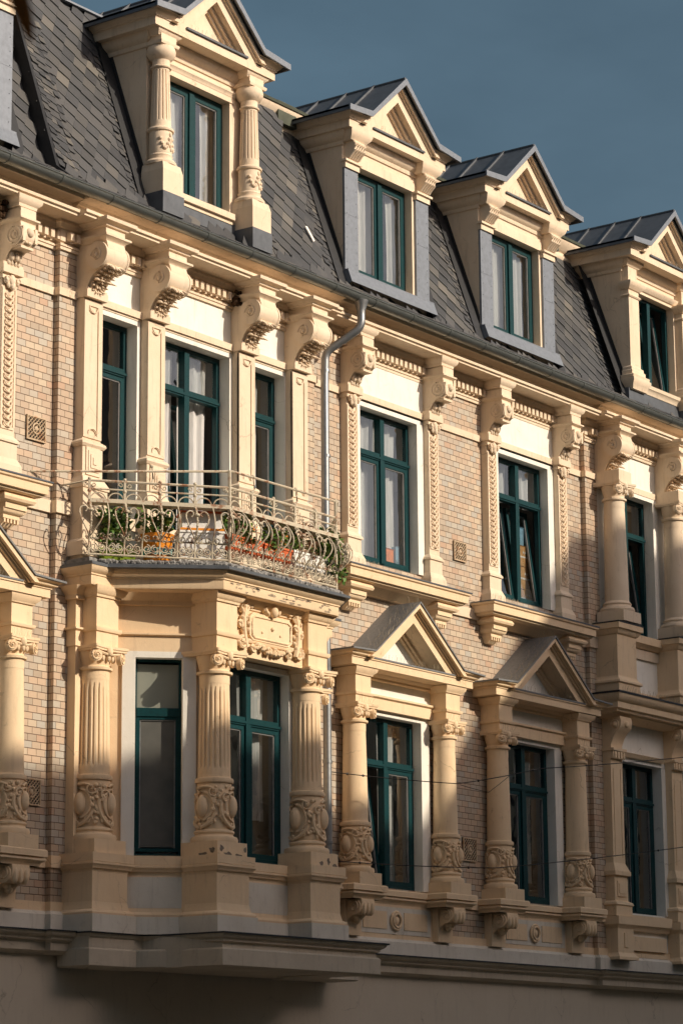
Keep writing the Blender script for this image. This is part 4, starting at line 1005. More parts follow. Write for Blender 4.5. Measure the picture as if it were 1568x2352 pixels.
# panels in the frieze of the side, slightly darker paint
fl = MB(); 
slabp = mir([(-5.44, yB), (-5.44, -.555), (-5.18, -.555), (-4.26, -1.55)])
sb = MB(); sb.xy(slabp, -1.605, -1.575); sb.xy(mir([(-5.40, yB), (-5.40, -.51), (-5.17, -.51), (-4.24, -1.50)]), -1.575, -1.555)
H('balcony_cover', sb, 'zinc_dark', parent=bay_o)
cf = MB(); cf.xy(mir([(-5.36, yB), (-5.36, -.44), (-5.13, -.44), (-4.20, -1.44)]), -1.56, -1.50)
rr = random.Random(3)
for i in range(160):
    t = rr.random()
    if t < .45: s_ = rr.random(); x, y = -5.2 + s_ * 1.0, -.46 - s_ * .97
    else: x, y = -4.2 + rr.random() * 2.2, -1.45
    cf.ball((x, y, -1.55 + rr.uniform(0, .03)), (.035, .035, .025), 6, 4)
H('balcony_floor', cf, 'concrete', parent=bay_o)
# cartouche in the front frieze
ct = MB(); cx0, zc0, yf0 = -3.11, -2.10, -1.20
ct.xz([(cx0 - .40, zc0 - .12), (cx0 - .34, zc0 - .17), (cx0 + .34, zc0 - .17), (cx0 + .40, zc0 - .12), (cx0 + .40, zc0 + .10), (cx0 + .34, zc0 + .15), (cx0 - .34, zc0 + .15), (cx0 - .40, zc0 + .10)], yf0 - .05, yf0)
P_ = [(cx0 - .36, zc0 - .11), (cx0 - .31, zc0 - .14), (cx0 + .31, zc0 - .14), (cx0 + .36, zc0 - .11), (cx0 + .36, zc0 + .08), (cx0 + .31, zc0 + .11), (cx0 - .31, zc0 + .11), (cx0 - .36, zc0 + .08), (cx0 - .36, zc0 - .11)]
ct.tube([(x, yf0 - .055, z) for x, z in P_], .012, 5)
rr = random.Random(9)
for sx in (-1, 1):
    for (dx, dz, r0, tn, sg) in ((.50, .20, .085, 1.6, 1), (.52, -.22, .08, 1.6, -1), (.57, .0, .05, 1.3, 1), (.36, .25, .05, 1.3, -1), (.34, -.26, .055, 1.4, 1), (.47, .08, .045, 1.2, -1)):
        ct.spiral((cx0 + sx * dx, yf0 - .05, zc0 + dz), r0, .012, tn, .02, start=1, sgn=sg * sx); ct.ball((cx0 + sx * dx, yf0 - .055, zc0 + dz), (.025, .03, .025), 7, 5)
    ct.tube([(cx0 + sx * (.46 + .05 * math.sin(t * 3.1)), yf0 - .05, zc0 - .27 + .54 * t) for t in [i / 10 for i in range(11)]], .03, 6)
    for k in range(12): ct.ball((cx0 + sx * rr.uniform(.42, .62), yf0 - .04, zc0 + rr.uniform(-.28, .28)), (.028, .04, .034), 7, 5)
for k in range(26): a = rr.uniform(0, 6.28); ct.ball((cx0 + .13 * math.cos(a), yf0 - .05, zc0 + .22 + .06 * math.sin(a)), (.032, .045, .032), 7, 5)
ct.ball((cx0, yf0 - .09, zc0 + .19), (.055, .06, .07), 10, 7)
for k in range(34): x = rr.uniform(-.30, .30); ct.ball((cx0 + x, yf0 - .05, zc0 - .24 - .03 * math.cos(x * 6) + rr.uniform(-.03, .03)), (.032, .04, .03), 7, 5)
ct.ball((cx0 + .02, yf0 - .06, zc0), (.025, .02, .025))
for s_ in (-.17, .17): ct.ball((cx0 + s_, yf0 - .05, zc0 - .06), (.018,) * 3)
H('cartouche', ct, 'ochre_plaster', parent=bay_o, label='carved frieze panel with scrolls, flowers and a blank tablet')
# side frieze field
# fluted columns
me_cb = [column(-2.47, -2.74, -3.93, -4.62, -4.79, .170, .185, 20, .262, seed=q, plinth=.262).mesh('column', 'ochre_plaster') for q in (8, 18, 28, 8)]
CAX = [(-5.03, -.24), (-3.965, -1.10), (2 * CX + 3.965, -1.10), (2 * CX + 5.03, -.24)]
for (x, y), me_ in zip(CAX, me_cb): H('column', me_, loc=(x, y, 0), parent=bay_o)
for o in [c for c in bay_o.children if c.name.startswith('column')]: pass
# pedestals + apron + base
pd = MB(); pwm = MB(); wb = MB()
pb = [(-5.34, -4.76, -.52), (-4.25, -3.68, -1.37), (2 * CX + 3.68, 2 * CX + 4.25, -1.37), (2 * CX + 4.76, 2 * CX + 5.34, -.52)]
capp = [(-.3, -4.98), (.0, -4.98), (.01, -4.95), (.03, -4.945), (.04, -4.92), (.06, -4.90), (.06, -4.88), (.045, -4.875), (.05, -4.87), (.05, -4.775), (-.3, -4.775)]
footp = [(-.3, -5.44), (.055, -5.44), (.06, -5.42), (.05, -5.40), (.02, -5.385), (.015, -5.37), (.0, -5.30), (-.3, -5.30)]
basew = mir([(-5.325, yB), (-5.325, -.22), (-4.89, -.24), (-4.07, -1.03)])
pd.sweep(basew, capp); pd.sweep(basew, [(a, b) for a, b in footp]); pd.sweep(basew, [(-.2, -5.42), (.0, -5.42), (.0, -4.9), (-.2, -4.9)])
for a, b, y in pb:
    P = [(a, y + .45), (a, y), (b, y), (b, y + .45)]
    pd.box(a, b, y, y + .5, -5.44, -4.79); pd.sweep(P, capp); pd.sweep(P, footp)
    wb.box(a - .07, b + .07, y - .07, y + .6, -5.63, -5.44)
for i in (2, 3, 4):
    L, ang, M = seg(basew[i], basew[i + 1]); pwm.M = M; e = .30 if i == 3 else .16; pwm.box(e, L - e, -.012, .0, -5.34, -5.0)
pwm.M = None
wb.sweep(basew, [(-.3, -5.63), (.08, -5.63), (.07, -5.44), (-.3, -5.44)])
H('bay_pedestals', pd, 'ochre_plaster', parent=bay_o); H('apron_panels', pwm, 'grey_white_plaster', parent=bay_o); H('white_base_course', wb, 'grey_white_plaster', parent=bay_o)
led = mir([(-5.42, yB), (-5.42, -.58), (-4.52, -.58), (-4.43, -.85), (-4.43, -1.62)], -2.88)
lm = MB(); lm.xy([(x, y) for x, y in led], -5.645, -5.628); H('ledge_cover', lm, 'flashing', parent=bay_o)
lo = MB(); core2 = mir([(-5.40, yB), (-5.40, -.56), (-4.54, -.56), (-4.41, -.84), (-4.41, -1.60)], -2.88)
lo.sweep(core2, [(-.4, -5.645), (.0, -5.645), (-.01, -5.67), (-.035, -5.69), (-.06, -5.70), (-.06, -5.725), (-.10, -5.74), (-.10, -5.76), (-.08, -5.84), (-.4, -5.84)])
core3 = mir([(-5.40, yB), (-5.40, -.54), (-4.62, -.54), (-4.52, -.80), (-4.40, -.83), (-4.40, -1.575)], -2.93)
lo.sweep(core3, [(-.5, -5.795), (-.02, -5.795), (.0, -5.815), (.0, -5.985), (-.03, -6.0), (-.5, -6.0)])
lo.xy(mir([(-5.38, yB), (-5.38, -.52), (-4.5, -.52), (-4.3, -1.48)], -3.0), -5.99, -5.66)
H('bay_ledge', lo, 'sandstone', parent=bay_o)

# ------------------------------------------------------------------ balcony railing
def rail_panel(a, b, n, parent):
    L, ang, M = seg(a, b); m = MB(); m.M = M; p = L / n; zb = -1.47
    def bulge(z):
        t = min(1, max(0, (z + 1.30) / .45)); return -.14 * math.sin(math.pi * t) if z > -1.30 else 0
    for z, r in ((-1.462, .012), (-1.28, .011), (-.845, .013), (-.715, .010), (-.62, .015)): m.tube([(0, 0, z), (L, 0, z)], r, 6)
    m.box(0, L, -.03, .12, -.875, -.850); m.box(0, L, -.035, -.025, -.875, -.83); m.tube([(0, .12, -.845), (L, .12, -.845)], .009, 5)
    nb = 2 * n; w_ = L / nb
    for i in range(nb + 1):
        x = L * i / nb; big = i % 2 == 0
        pts = [(x, bulge(-1.47 + .62 * k / 14), -1.47 + .62 * k / 14) for k in range(15)]
        m.tube(pts, .0105 if big else .0085, 6)
        if big:
            for k in range(6): zz = -1.22 + k * .055; m.ball((x, bulge(zz), zz), (.017, .017, .015), 6, 4)
            m.box(x - .013, x + .013, -.013, .013, -.86, -.60); m.ball((x, 0, -.735), .024, 7, 5); m.ball((x, 0, -.60), .022, 7, 5); m.ball((x, -.03, -.92), .024, 7, 5); m.ball((x, -.01, -.885), .03, 7, 5)
            for s in (-1, 1): m.spiral((x + s * .05, -.0, -.665), .028, .008, 1.1, .007, start=math.pi, sgn=s, n=4)
        if i < nb:
            xm = x + w_ / 2
            for s in (-1, 1):
                m.spiral((xm + s * .045, 0, -1.375), .046, .012, 1.5, .0075, start=math.pi / 2, sgn=s, n=5)
                m.spiral((x + w_ / 2 + s * (w_ / 2 - .055), -.015, -1.255), .042, .012, 1.4, .0075, start=-math.pi / 2, sgn=s, n=5)
            m.tube([(xm - .09, 0, -1.38), (xm - .06, 0, -1.44), (xm, 0, -1.415), (xm + .06, 0, -1.44), (xm + .09, 0, -1.38)], .008, 5)
            m.tube([(x + .012 + (w_ / 2 - .012) * (1 - math.cos(math.pi * k / 8)), 0, -.84 + .085 * math.sin(math.pi * k / 8)) for k in range(9)], .008, 5)
    for i in range(n + 1):      # hearts
        x = i * p
        for s in (-1, 1):
            pts = []
            for k in range(13):
                t = k / 12; z = -1.26 + .27 * t; dx = s * (.012 + .118 * math.sin(math.pi * .55 * t) ** 1.2); pts.append((x + dx, bulge(z) - .014, z))
            cxh, czh = x + s * .072, -.985
            for k in range(14):
                t = k / 13; a_ = -.1 + 4.4 * t; r = .058 * (1 - .68 * t); pts.append((cxh + s * r * math.cos(a_), bulge(-.97) - .014, czh + r * math.sin(a_)))
            m.tube(pts, .0085, 5)
        m.ball((x, bulge(-1.0) - .01, -.985), (.034, .024, .022), 7, 5)
    m.M = None
    return m
RA, RB, RC, RD = (-5.34, -.41), (-4.07, -1.40), (-2.04, -1.40), (-.95, -.42)
rl = MB()
for a, b, n in ((RA, RB, 4), (RB, RC, 5), (RC, RD, 4)):
    q = rail_panel(a, b, n, None); rl.add(q.v, q.f)
rl.tube([(-5.86, 0, -.555), (-4.02, -1.40, -.42), (-2.0, -1.40, -.42), (-.3, -.05, -.44)], .014, 6)
rl.tube([(-5.46, -.08, -.66), RA + (-.62,), RB + (-.62,)], .012, 5)
for x, y in ((-5.22 + .46, -.42 - .39), (-3.66, -1.40), (-2.85, -1.40), (-2.06, -1.40)):
    rl.tube([(x, y, -.62), (x + .05, y - .0, -.55), (x + .02, y, -.42)], .010, 5); rl.ball((x + .02, y, -.41), .022, 7, 5)
for x, y in (RB, RC): rl.tube([(x, y, -1.5), (x, y - .0, -.42)], .02, 7); rl.ball((x, y, -1.28), .03, 8, 6); rl.ball((x, y, -.86), .03, 8, 6)
rail_o = H('balcony_railing', rl, 'cream_iron', label='wrought iron railing with hearts and scrolls, rusting')

# ------------------------------------------------------------------ right-hand risalit (columns above, pilasters below)
me_cd = column(1.50, 1.22, -.36, -.42, -.62, .152, .175, 0, .225, seed=5, plinth=.25)
def col_plain():
    m = MB(); ionic(m, 0, 0, 1.50, 1.22, .152, .235)
    m.lathe([(.178 - .026 * t ** 1.4, -.28 + 1.40 * t) for t in [i / 8 for i in range(9)]], 0, 0, 30)
    m.lathe([(.25, -.44), (.26, -.41), (.245, -.375), (.21, -.365), (.20, -.34), (.215, -.32), (.20, -.30), (.18, -.28)], 0, 0, 30)
    m.box(-.25, .25, -.25, .2, -.60, -.44)
    m.box(-.18, .18, -.2, .2, 1.50, 1.67)
    return m
me_cp = col_plain().mesh('column', 'cream_plaster')
def pil_ground():
    m = MB(); P = lambda a, y: [(-a, 0), (-a, y), (a, y), (a, 0)]
    m.box(-.27, .27, -.36, 0, -1.62, -.62)
    m.sweep(P(.27, -.36), [(-.2, -.80), (.0, -.80), (.03, -.78), (.05, -.74), (.055, -.72), (.085, -.715), (.085, -.635), (-.2, -.62)])
    m.sweep(P(.27, -.36), [(-.2, -1.62), (.03, -1.62), (.03, -1.52), (.06, -1.50), (.055, -1.47), (.015, -1.44), (.0, -1.40), (-.2, -1.40)])
    m.yz([(0, -1.98), (-.30, -1.98), (-.32, -2.06), (-.30, -2.15), (-.24, -2.20), (-.18, -2.28), (-.14, -2.38), (-.14, -2.44), (0, -2.44)], -.16, .16)
    for sx in (-1, 1): m.ball((sx * .16, -.22, -2.10), (.04, .05, .05)); m.spiral((sx * .165, -.22, -2.10), .075, .03, 1.1, .012, 'x')
    m.ball((0, -.32, -2.09), (.05, .03, .05)); m.box(-.19, .19, -.20, 0, -2.47, -2.43); m.box(-.17, .17, -.18, 0, -2.58, -2.47)
    for i in range(4): m.box(-.14 + i * .08, -.10 + i * .08, -.195, -.17, -2.57, -2.48)
    m.box(-.165, .165, -.13, 0, -4.12, -2.58)
    for sx in (-1, 1): m.box(sx * .10 - .01, sx * .10 + .01, -.14, -.12, -4.0, -2.72)
    m.taper(-.22, .22, -.19, -4.22, -.165, .165, -.13, -4.08, 0); m.box(-.22, .22, -.19, 0, -4.26, -4.20); m.box(-.185, .185, -.15, 0, -4.66, -4.26)
    m.box(-.12, .12, -.165, -.14, -4.56, -4.34); m.box(-.085, .085, -.175, -.16, -4.52, -4.38)
    m.sweep(P(.185, -.15), [(-.1, -4.84), (.04, -4.84), (.04, -4.70), (.06, -4.68), (.05, -4.65), (.0, -4.62), (-.1, -4.62)])
    m.sweep(P(.22, -.20), [(-.2, -5.02), (.0, -5.02), (.02, -4.99), (.05, -4.96), (.05, -4.85), (-.2, -4.84)]); m.box(-.22, .22, -.20, 0, -5.42, -4.9)
    m.sweep(P(.22, -.20), [(-.2, -5.46), (.05, -5.46), (.05, -5.42), (.03, -5.40), (.0, -5.36), (-.2, -5.36)]); m.box(-.05, .05, -.215, -.19, -5.28, -5.08)
    return m
me_pg = pil_ground().mesh('pilaster', 'ochre_plaster')
for x in XD: H('column', me_cp, loc=(x + .0, -.30, 0)); H('pilaster', me_pg, loc=(x, yB, 0))
rs = MB()
rs.sweep([(6.08, 0), (6.08, yB - .36), (XR, yB - .36)], [(-.6, -1.93), (.0, -1.93), (.01, -1.90), (.05, -1.885), (.05, -1.80), (.07, -1.79), (.10, -1.74), (.12, -1.70), (.12, -1.68), (-.6, -1.68)])
rs.sweep([(6.08, 0), (6.08, yB - .30), (XR, yB - .30)], [(-.6, -2.0), (-.12, -2.0), (-.08, -1.97), (-.02, -1.95), (-.01, -1.93), (-.6, -1.93)])
for c in CD:
    rs.sweep([(c - .60, yB), (c + .60, yB)], [(-.02, -.82), (.05, -.82), (.08, -.79), (.13, -.76), (.13, -.645), (-.02, -.645)])
    rs.sweep([(c - .60, yB), (c + .60, yB)], [(-.02, -2.50), (.06, -2.50), (.08, -2.47), (.10, -2.44), (-.02, -2.42)]); rs.sweep([(c - .60, yB), (c + .60, yB)], [(-.02, -5.02), (.06, -5.02), (.08, -4.97), (.12, -4.94), (.12, -4.80), (-.02, -4.80)])
    rs.box(c - .55, c + .55, yB - .06, yB, -1.62, -1.5)
    rs.box(c - .50, c + .50, yB - .07, yB, -5.30, -5.10); rs.box(c - .60, c + .60, yB - .045, yB, -5.395, -5.34)
H('risalit_cornice', rs, 'ochre_plaster')
rz = MB(); rz.sweep([(6.06, 0), (6.06, yB - .38), (XR, yB - .38)], [(-.6, -1.68), (.115, -1.68), (.115, -1.655), (-.6, -1.655)])
for x in XD: rz.box(x - .36, x + .36, yB - .45, yB, -.635, -.615)
H('zinc_cover', rz, 'flashing')
rp = MB(); spikes(rp, 6.2, 9.6, yB - .40, -1.655, 130, .10, .4); spikes(rp, 6.2, 6.65, yB - .42, -.62, 26, .1, .4); H('bird_spikes', rp, 'spike_wire')

# ------------------------------------------------------------------ rainwater pipe
dp = MB()
def arcpts(pts, n=6):
    out = [Vector(pts[0])]
    for i in range(1, len(pts) - 1):
        a, b, c = Vector(pts[i - 1]), Vector(pts[i]), Vector(pts[i + 1]); d1 = (a - b).normalized() * min(.10, (a - b).length / 2); d2 = (c - b).normalized() * min(.10, (c - b).length / 2)
        for k in range(n + 1): t = k / n; out.append((b + d1) * (1 - t) ** 2 + b * 2 * t * (1 - t) + (b + d2) * t ** 2)
    return out + [Vector(pts[-1])]
dp.tube(arcpts([(-.36, -.60, 2.56), (-.36, -.60, 2.28), (-.60, -.20, 1.96), (-.60, -.19, 1.6), (-.60, -.19, -1.1)]), .052, 14)
dp.tube(arcpts([(-.60, -.19, -1.0), (-.60, -.19, -2.0), (-.57, -.17, -2.2), (-.57, -.17, -5.55)]), .052, 14)
dp.lathe([(.052, 2.44), (.052, 2.50), (.085, 2.60), (.095, 2.64)], -.36, -.60, 16)
for z in (1.72, .6, -.5, -2.4, -3.3, -4.3): dp.lathe([(.052, z - .02), (.060, z - .018), (.060, z + .018), (.052, z + .02)], -.59 if z > -2 else -.57, -.19 if z > -2 else -.17, 14)
H('downpipe', dp, 'pipe_metal')

# ------------------------------------------------------------------ ventilation grilles
def grille(x0, x1, z0, z1, y):
    m = MB(); m.box(x0, x1, y - .012, y - .002, z0, z1, 1)
    t = .014
    for a, b, c, d in ((x0, x1, z0, z0 + t), (x0, x1, z1 - t, z1), (x0, x0 + t, z0 + t, z1 - t), (x1 - t, x1, z0 + t, z1 - t)): m.box(a, b, y - .03, y - .012, c, d, 0)
    w, h = x1 - x0, z1 - z0; n = 6; p = (w + h) / (2 * n) * 1.0; k = -n
    cs = w / 6
    for i in range(-7, 14):
        for s in (1, -1):
            pts = []
            for (px, pz) in ((0, 0), (1, 1)): pass
            # line z = z0 + s*(x - x0) + i*cs
            xa, xb = x0, x1; za = (z0 if s > 0 else z1) + i * cs * (1 if s > 0 else -1) ; 
            f = lambda x: za + s * (x - x0)
            lo, hi = z0, z1
            ts = [x0, x1]
            for zz in (lo, hi):
                xx = x0 + (zz - za) / s
                if x0 < xx < x1: ts.append(xx)
            ts = sorted(t_ for t_ in ts if lo - 1e-6 <= f(t_) <= hi + 1e-6)
            if len(ts) >= 2 and ts[-1] - ts[0] > .01: m.tube([(ts[0], y - .02, f(ts[0])), (ts[-1], y - .02, f(ts[-1]))], .0062, 4, 0)
    m.tube([((x0 + x1) / 2 + .06 * math.cos(a), y - .024, (z0 + z1) / 2 + .06 * math.sin(a)) for a in [i * math.pi / 8 for i in range(17)]], .01, 5, 0)
    m.ball(((x0 + x1) / 2, y - .024, (z0 + z1) / 2), (.03, .01, .03), 8, 5, 0)
    H('vent_grille', m, ['rust_iron', 'black_void'])
for g in ((-5.96, -5.65, -.20, .08), (2.56, 2.86, -.22, .05), (2.66, 2.98, -4.29, -3.98), (-5.93, -5.64, -4.27, -3.98)): grille(*g, 0)

# ------------------------------------------------------------------ wear: spalled stucco, peeled paint, slipped slate
simple('bare_render', (.25, .21, .17), .9, .2, .3, 25); simple('old_undercoat', (.42, .33, .24), .9, .2, .3, 25); simple('spall_dark', (.06, .035, .02), .95, .1, .3, 30)
wr = random.Random(77)
def flake(m, c, r, ax, n=9):      # ragged patch; ax gives the two in-plane unit vectors
    a, b = ax; pts = []
    for i in range(n):
        t = 2 * math.pi * i / n; k = wr.uniform(.45, 1.0); pts.append(Vector(c) + Vector(a) * (r[0] * k * math.cos(t)) + Vector(b) * (r[1] * k * math.sin(t)))
    m.add(pts, [tuple(range(n))])
XZ_ = ((1, 0, 0), (0, 0, 1)); YZ_ = ((0, 1, 0), (0, 0, 1))
m = MB()
for x, z, rx, rz_ in ((-4.16, -4.70, .05, .05), (-4.05, -4.76, .09, .035), (-3.85, -4.765, .10, .028), (-3.74, -4.69, .03, .04)): flake(m, (x, -1.365, z), (rx, rz_), XZ_)
for y, z, ry, rz_ in ((-1.15, -4.76, .10, .03), (-1.28, -4.72, .05, .04)): flake(m, (-4.231, y, z), (ry, rz_), YZ_)
for x, z, rx, rz_ in ((-2.32, -4.75, .05, .04), (-2.18, -4.72, .04, .05), (-2.05, -4.76, .06, .03)): flake(m, (x, -1.365, z), (rx, rz_), XZ_)
H('peeled_paint', m, 'bare_render')
m = MB()
for i in range(26):
    x = wr.uniform(-4.1, -2.15); flake(m, (x, -1.4235, wr.choice((-1.72, -1.79, -1.76))), (wr.uniform(.03, .09), wr.uniform(.006, .022)), XZ_)
for i in range(12):
    x = wr.uniform(-4.1, -2.15); flake(m, (x, -1.4245, -1.73 + wr.uniform(-.03, .02)), (wr.uniform(.015, .04), wr.uniform(.008, .02)), XZ_)
H('peeled_paint', m, 'old_undercoat')
for (x, y, z) in ((-2.40, -.20, 2.24), (-6.62, -.16, 2.28)):
    m = MB()
    for i in range(34): m.ball((x + wr.uniform(-.10, .10), y + wr.uniform(-.05, .03), z + wr.uniform(-.08, .08)), (wr.uniform(.02, .04),) * 3, 6, 4)
    H('spalled_stucco', m, 'spall_dark')
m = MB(); zc_ = 3.32
for x0_, z0_ in ((-.76, 3.56),):
    q = [(x0_, z0_ + .10), (x0_ + .05, z0_ + .11), (x0_ + .13, z0_ - .08), (x0_ + .09, z0_ - .10)]
    m.add([(x_, my(z_) - .12 - .055, z_) for x_, z_ in q], [(0, 1, 2, 3)])
H('slipped_slate', m, 'white_plaster', parent=o_roof)

# =================================================================== loose things
def leaves(m, c, r, n, size=.05, rnd=None, down=.0):
    for i in range(n):
        a = rnd.uniform(0, 6.283); u = rnd.uniform(-1, 1); q = rnd.random() ** .4; s_ = math.sqrt(1 - u * u)
        p = Vector((c[0] + r[0] * q * s_ * math.cos(a), c[1] + r[1] * q * s_ * math.sin(a), c[2] + r[2] * q * u))
        d = Vector((rnd.uniform(-1, 1), rnd.uniform(-1, 1), rnd.uniform(-.8, .6) - down)).normalized(); e = d.cross(Vector((rnd.uniform(-1, 1), rnd.uniform(-1, 1), rnd.uniform(-1, 1)))).normalized(); nn = d.cross(e)
        l = size * rnd.uniform(.6, 1.25); ww = l * .33
        m.add([p, p + d * l * .4 + e * ww + nn * l * .06, p + d * l, p + d * l * .4 - e * ww + nn * l * .06, p + d * l * .45 - nn * l * .03], [(0, 1, 4), (1, 2, 4), (2, 3, 4), (3, 0, 4)])
def stems(m, c, r, n, rnd, z0):
    for i in range(n):
        a = rnd.uniform(0, 6.28); k = rnd.uniform(.3, 1)
        m.tube([(c[0] + rnd.uniform(-.02, .02), c[1] + rnd.uniform(-.02, .02), z0), (c[0] + r[0] * k * .5 * math.cos(a), c[1] + r[1] * k * .5 * math.sin(a), c[2]), (c[0] + r[0] * k * math.cos(a), c[1] + r[1] * k * math.sin(a), c[2] + r[2] * k)], .004, 4)
def thing(name, label, cat, loc, rot=0, group=None): return tag(link(name, None, None, loc, (0, 0, rot)), label, cat, group)
L_, ang_, M_ = seg((-5.10, -.28), (-3.98, -1.24))
def on(s, off=0): p = M_ @ Vector((s, off, 0)); return p.x, p.y
FZ = -1.50
def potted(label, x, y, z, rot, kind, dims, mat, plants, rnd, extra=None, group=None):
    t = thing('potted_plant', label, 'potted plant', (x, y, z), rot, group); m = MB()
    if kind == 'round':
        r, h = dims; m.lathe([(r * .75, 0), (r * .98, h * .86), (r * 1.06, h * .87), (r * 1.08, h), (r * .98, h), (r * .95, h * .9), (r * .1, h * .88)], 0, 0, 24)
    else:
        w_, d_, h = dims; m.add([(-w_ * .46, -d_ * .4, 0), (w_ * .46, -d_ * .4, 0), (w_ * .46, d_ * .4, 0), (-w_ * .46, d_ * .4, 0), (-w_ / 2, -d_ / 2, h), (w_ / 2, -d_ / 2, h), (w_ / 2, d_ / 2, h), (-w_ / 2, d_ / 2, h)], [(0, 3, 2, 1), (0, 1, 5, 4), (1, 2, 6, 5), (2, 3, 7, 6), (3, 0, 4, 7)])
        m.add([(-w_ * .48, -d_ * .46, h * .88), (w_ * .48, -d_ * .46, h * .88), (w_ * .48, d_ * .46, h * .88), (-w_ * .48, d_ * .46, h * .88)], [(0, 1, 2, 3)])
        for (a, b, c, d) in ((-w_ / 2 - .008, w_ / 2 + .008, -d_ / 2 - .008, -d_ / 2 + .004), (-w_ / 2 - .008, w_ / 2 + .008, d_ / 2 - .004, d_ / 2 + .008), (-w_ / 2 - .008, -w_ / 2 + .004, -d_ / 2, d_ / 2), (w_ / 2 - .004, w_ / 2 + .008, -d_ / 2, d_ / 2)): m.box(a, b, c, d, h - .022, h + .002)
    link('pot', m.mesh('pot', mat), t)
    if extra: extra(t)
    for (c, r, n, sz, mt_) in plants:
        f = MB(); leaves(f, c, r, n, sz, rnd)
        nm = 'flowers' if 'flower' in mt_ else 'foliage'; link(nm, f.mesh(nm, mt_), t)
    s_ = MB(); 
    for (c, r, n, sz, mt_) in plants[:3]: stems(s_, (c[0], c[1], c[2]), r, 7, rnd, dims[-1] * .8)
    link('stems', s_.mesh('stems', 'wood_stem'), t)
    return t
rp_ = random.Random(44)
x, y = on(.26, .04); potted('lime green plastic trough with leafy plants at the left end of the balcony', x, y, FZ, ang_, 'box', (.42, .22, .15), 'green_plastic', [((-.05, 0, .42), (.22, .13, .22), 200, .085, 'leaf_green')], rp_)
x, y = on(.24, .22); potted('grey round flowerpot behind the lime green trough', x, y, FZ, 0, 'round', (.12, .34), 'grey_plastic', [((0, 0, .55), (.2, .2, .16), 170, .09, 'leaf_green'), ((0, 0, .48), (.15, .15, .05), 10, .04, 'flower_orange')], rp_)
def band(t):
    m = MB(); m.lathe([(.171, .10), (.176, .10), (.182, .17), (.176, .17)], 0, 0, 24); link('band', m.mesh('band', 'turquoise_plastic'), t)
x, y = on(.72, .06); potted('orange round tub with a turquoise band on the balcony', x, y, FZ, 0, 'round', (.19, .34), 'orange_plastic', [((0, 0, .52), (.24, .2, .20), 230, .085, 'leaf_green')], rp_, extra=band)
x, y = on(1.22, .10)
t = thing('storage_box', 'white storage box with an orange strip and a red-rimmed lid on the balcony', 'box', (x, y, FZ), ang_)
m = MB(); m.box(-.26, .26, -.16, .16, 0, .40); m.box(-.272, .272, -.172, .172, .37, .385); link('body', m.mesh('body', 'white_plastic'), t)
m = MB(); m.box(-.262, .262, -.164, .164, .40, .425); link('orange_strip', m.mesh('orange_strip', 'orange_plastic'), t)
m = MB(); m.box(-.23, .23, -.15, .15, .425, .60); link('upper_box', m.mesh('upper_box', 'white_plastic'), t)
m = MB(); m.box(-.245, .245, -.16, .16, .60, .625); link('lid', m.mesh('lid', 'terracotta'), t)
x, y = -3.72, -.98; potted('small green shrub standing behind the corner post of the balcony railing', x, y, FZ, 0, 'round', (.10, .25), 'grey_plastic', [((0, 0, .48), (.14, .12, .26), 210, .075, 'leaf_green')], rp_)
yb_ = -1.27
potted('terracotta window box with green plants nearest the balcony corner', -3.70, yb_, -1.30, 0, 'box', (.62, .17, .17), 'terracotta', [((-.06, 0, .30), (.26, .13, .19), 330, .075, 'leaf_green'), ((.0, -.09, .13), (.2, .05, .08), 50, .06, 'leaf_green'), ((.1, -.05, .30), (.2, .08, .07), 22, .035, 'flower_orange')], rp_)
potted('terracotta window box with sparse plants beside the white planters', -3.10, yb_, -1.30, 0, 'box', (.52, .17, .16), 'terracotta', [((.06, 0, .28), (.24, .12, .15), 220, .065, 'leaf_green'), ((-.1, -.09, .12), (.1, .04, .07), 30, .055, 'leaf_green'), ((.0, -.05, .26), (.22, .08, .07), 20, .035, 'flower_orange')], rp_)
potted('white window box with dried reddish plants', -2.55, yb_, -1.31, 0, 'box', (.52, .18, .18), 'white_plastic', [((.04, .02, .38), (.26, .14, .22), 420, .045, 'dry_plant'), ((-.15, 0, .32), (.12, .1, .18), 110, .06, 'leaf_green'), ((.1, -.1, .16), (.1, .04, .08), 40, .04, 'dry_plant')], rp_)
potted('white window box overgrown with green leaves at the right end of the railing', -2.06, yb_ + .05, -1.31, 0, 'box', (.42, .18, .18), 'white_plastic', [((.06, 0, .32), (.26, .18, .30), 620, .08, 'leaf_green'), ((.1, -.14, .05), (.18, .07, .16), 130, .075, 'leaf_green')], rp_)

# things on the window sills
def crate(name, label, cat, x, y, z, w_, d_, h, mat, rot=0, tape=False, group=None):
    t = thing(name, label, cat, (x, y, z), rot, group); m = MB(); m.box(-w_ / 2, w_ / 2, -d_ / 2, d_ / 2, 0, h); link('carton', m.mesh('carton', mat), t)
    f = MB(); f.add([(-w_ / 2, -d_ / 2, h), (w_ / 2, -d_ / 2, h), (w_ / 2, -d_ / 2 - .015, h + .012), (-w_ / 2, -d_ / 2 - .015, h + .012), (-w_ / 2, -d_ / 2, h + .002), (w_ / 2, -d_ / 2, h + .002)], [(0, 1, 2, 3), (3, 2, 5, 4)]); link('flap', f.mesh('flap', mat), t)
    if tape:
        m = MB(); m.box(-w_ / 2 - .002, w_ / 2 + .002, -d_ / 2 - .002, d_ / 2 + .002, h * .46, h * .54)
        for k in range(2): m.ball((w_ * .15 + k * .05, -d_ / 2 - .001, h * .72), (.018, .004, .018), 10, 6)
        link('label_marks', m.mesh('label_marks', 'tape_white'), t)
zs = WB + .056
crate('orange_box', 'orange box on the inner sill of the left plain second-floor window', 'box', 1.28, .222, zs, .30, .06, .25, 'orange_card')
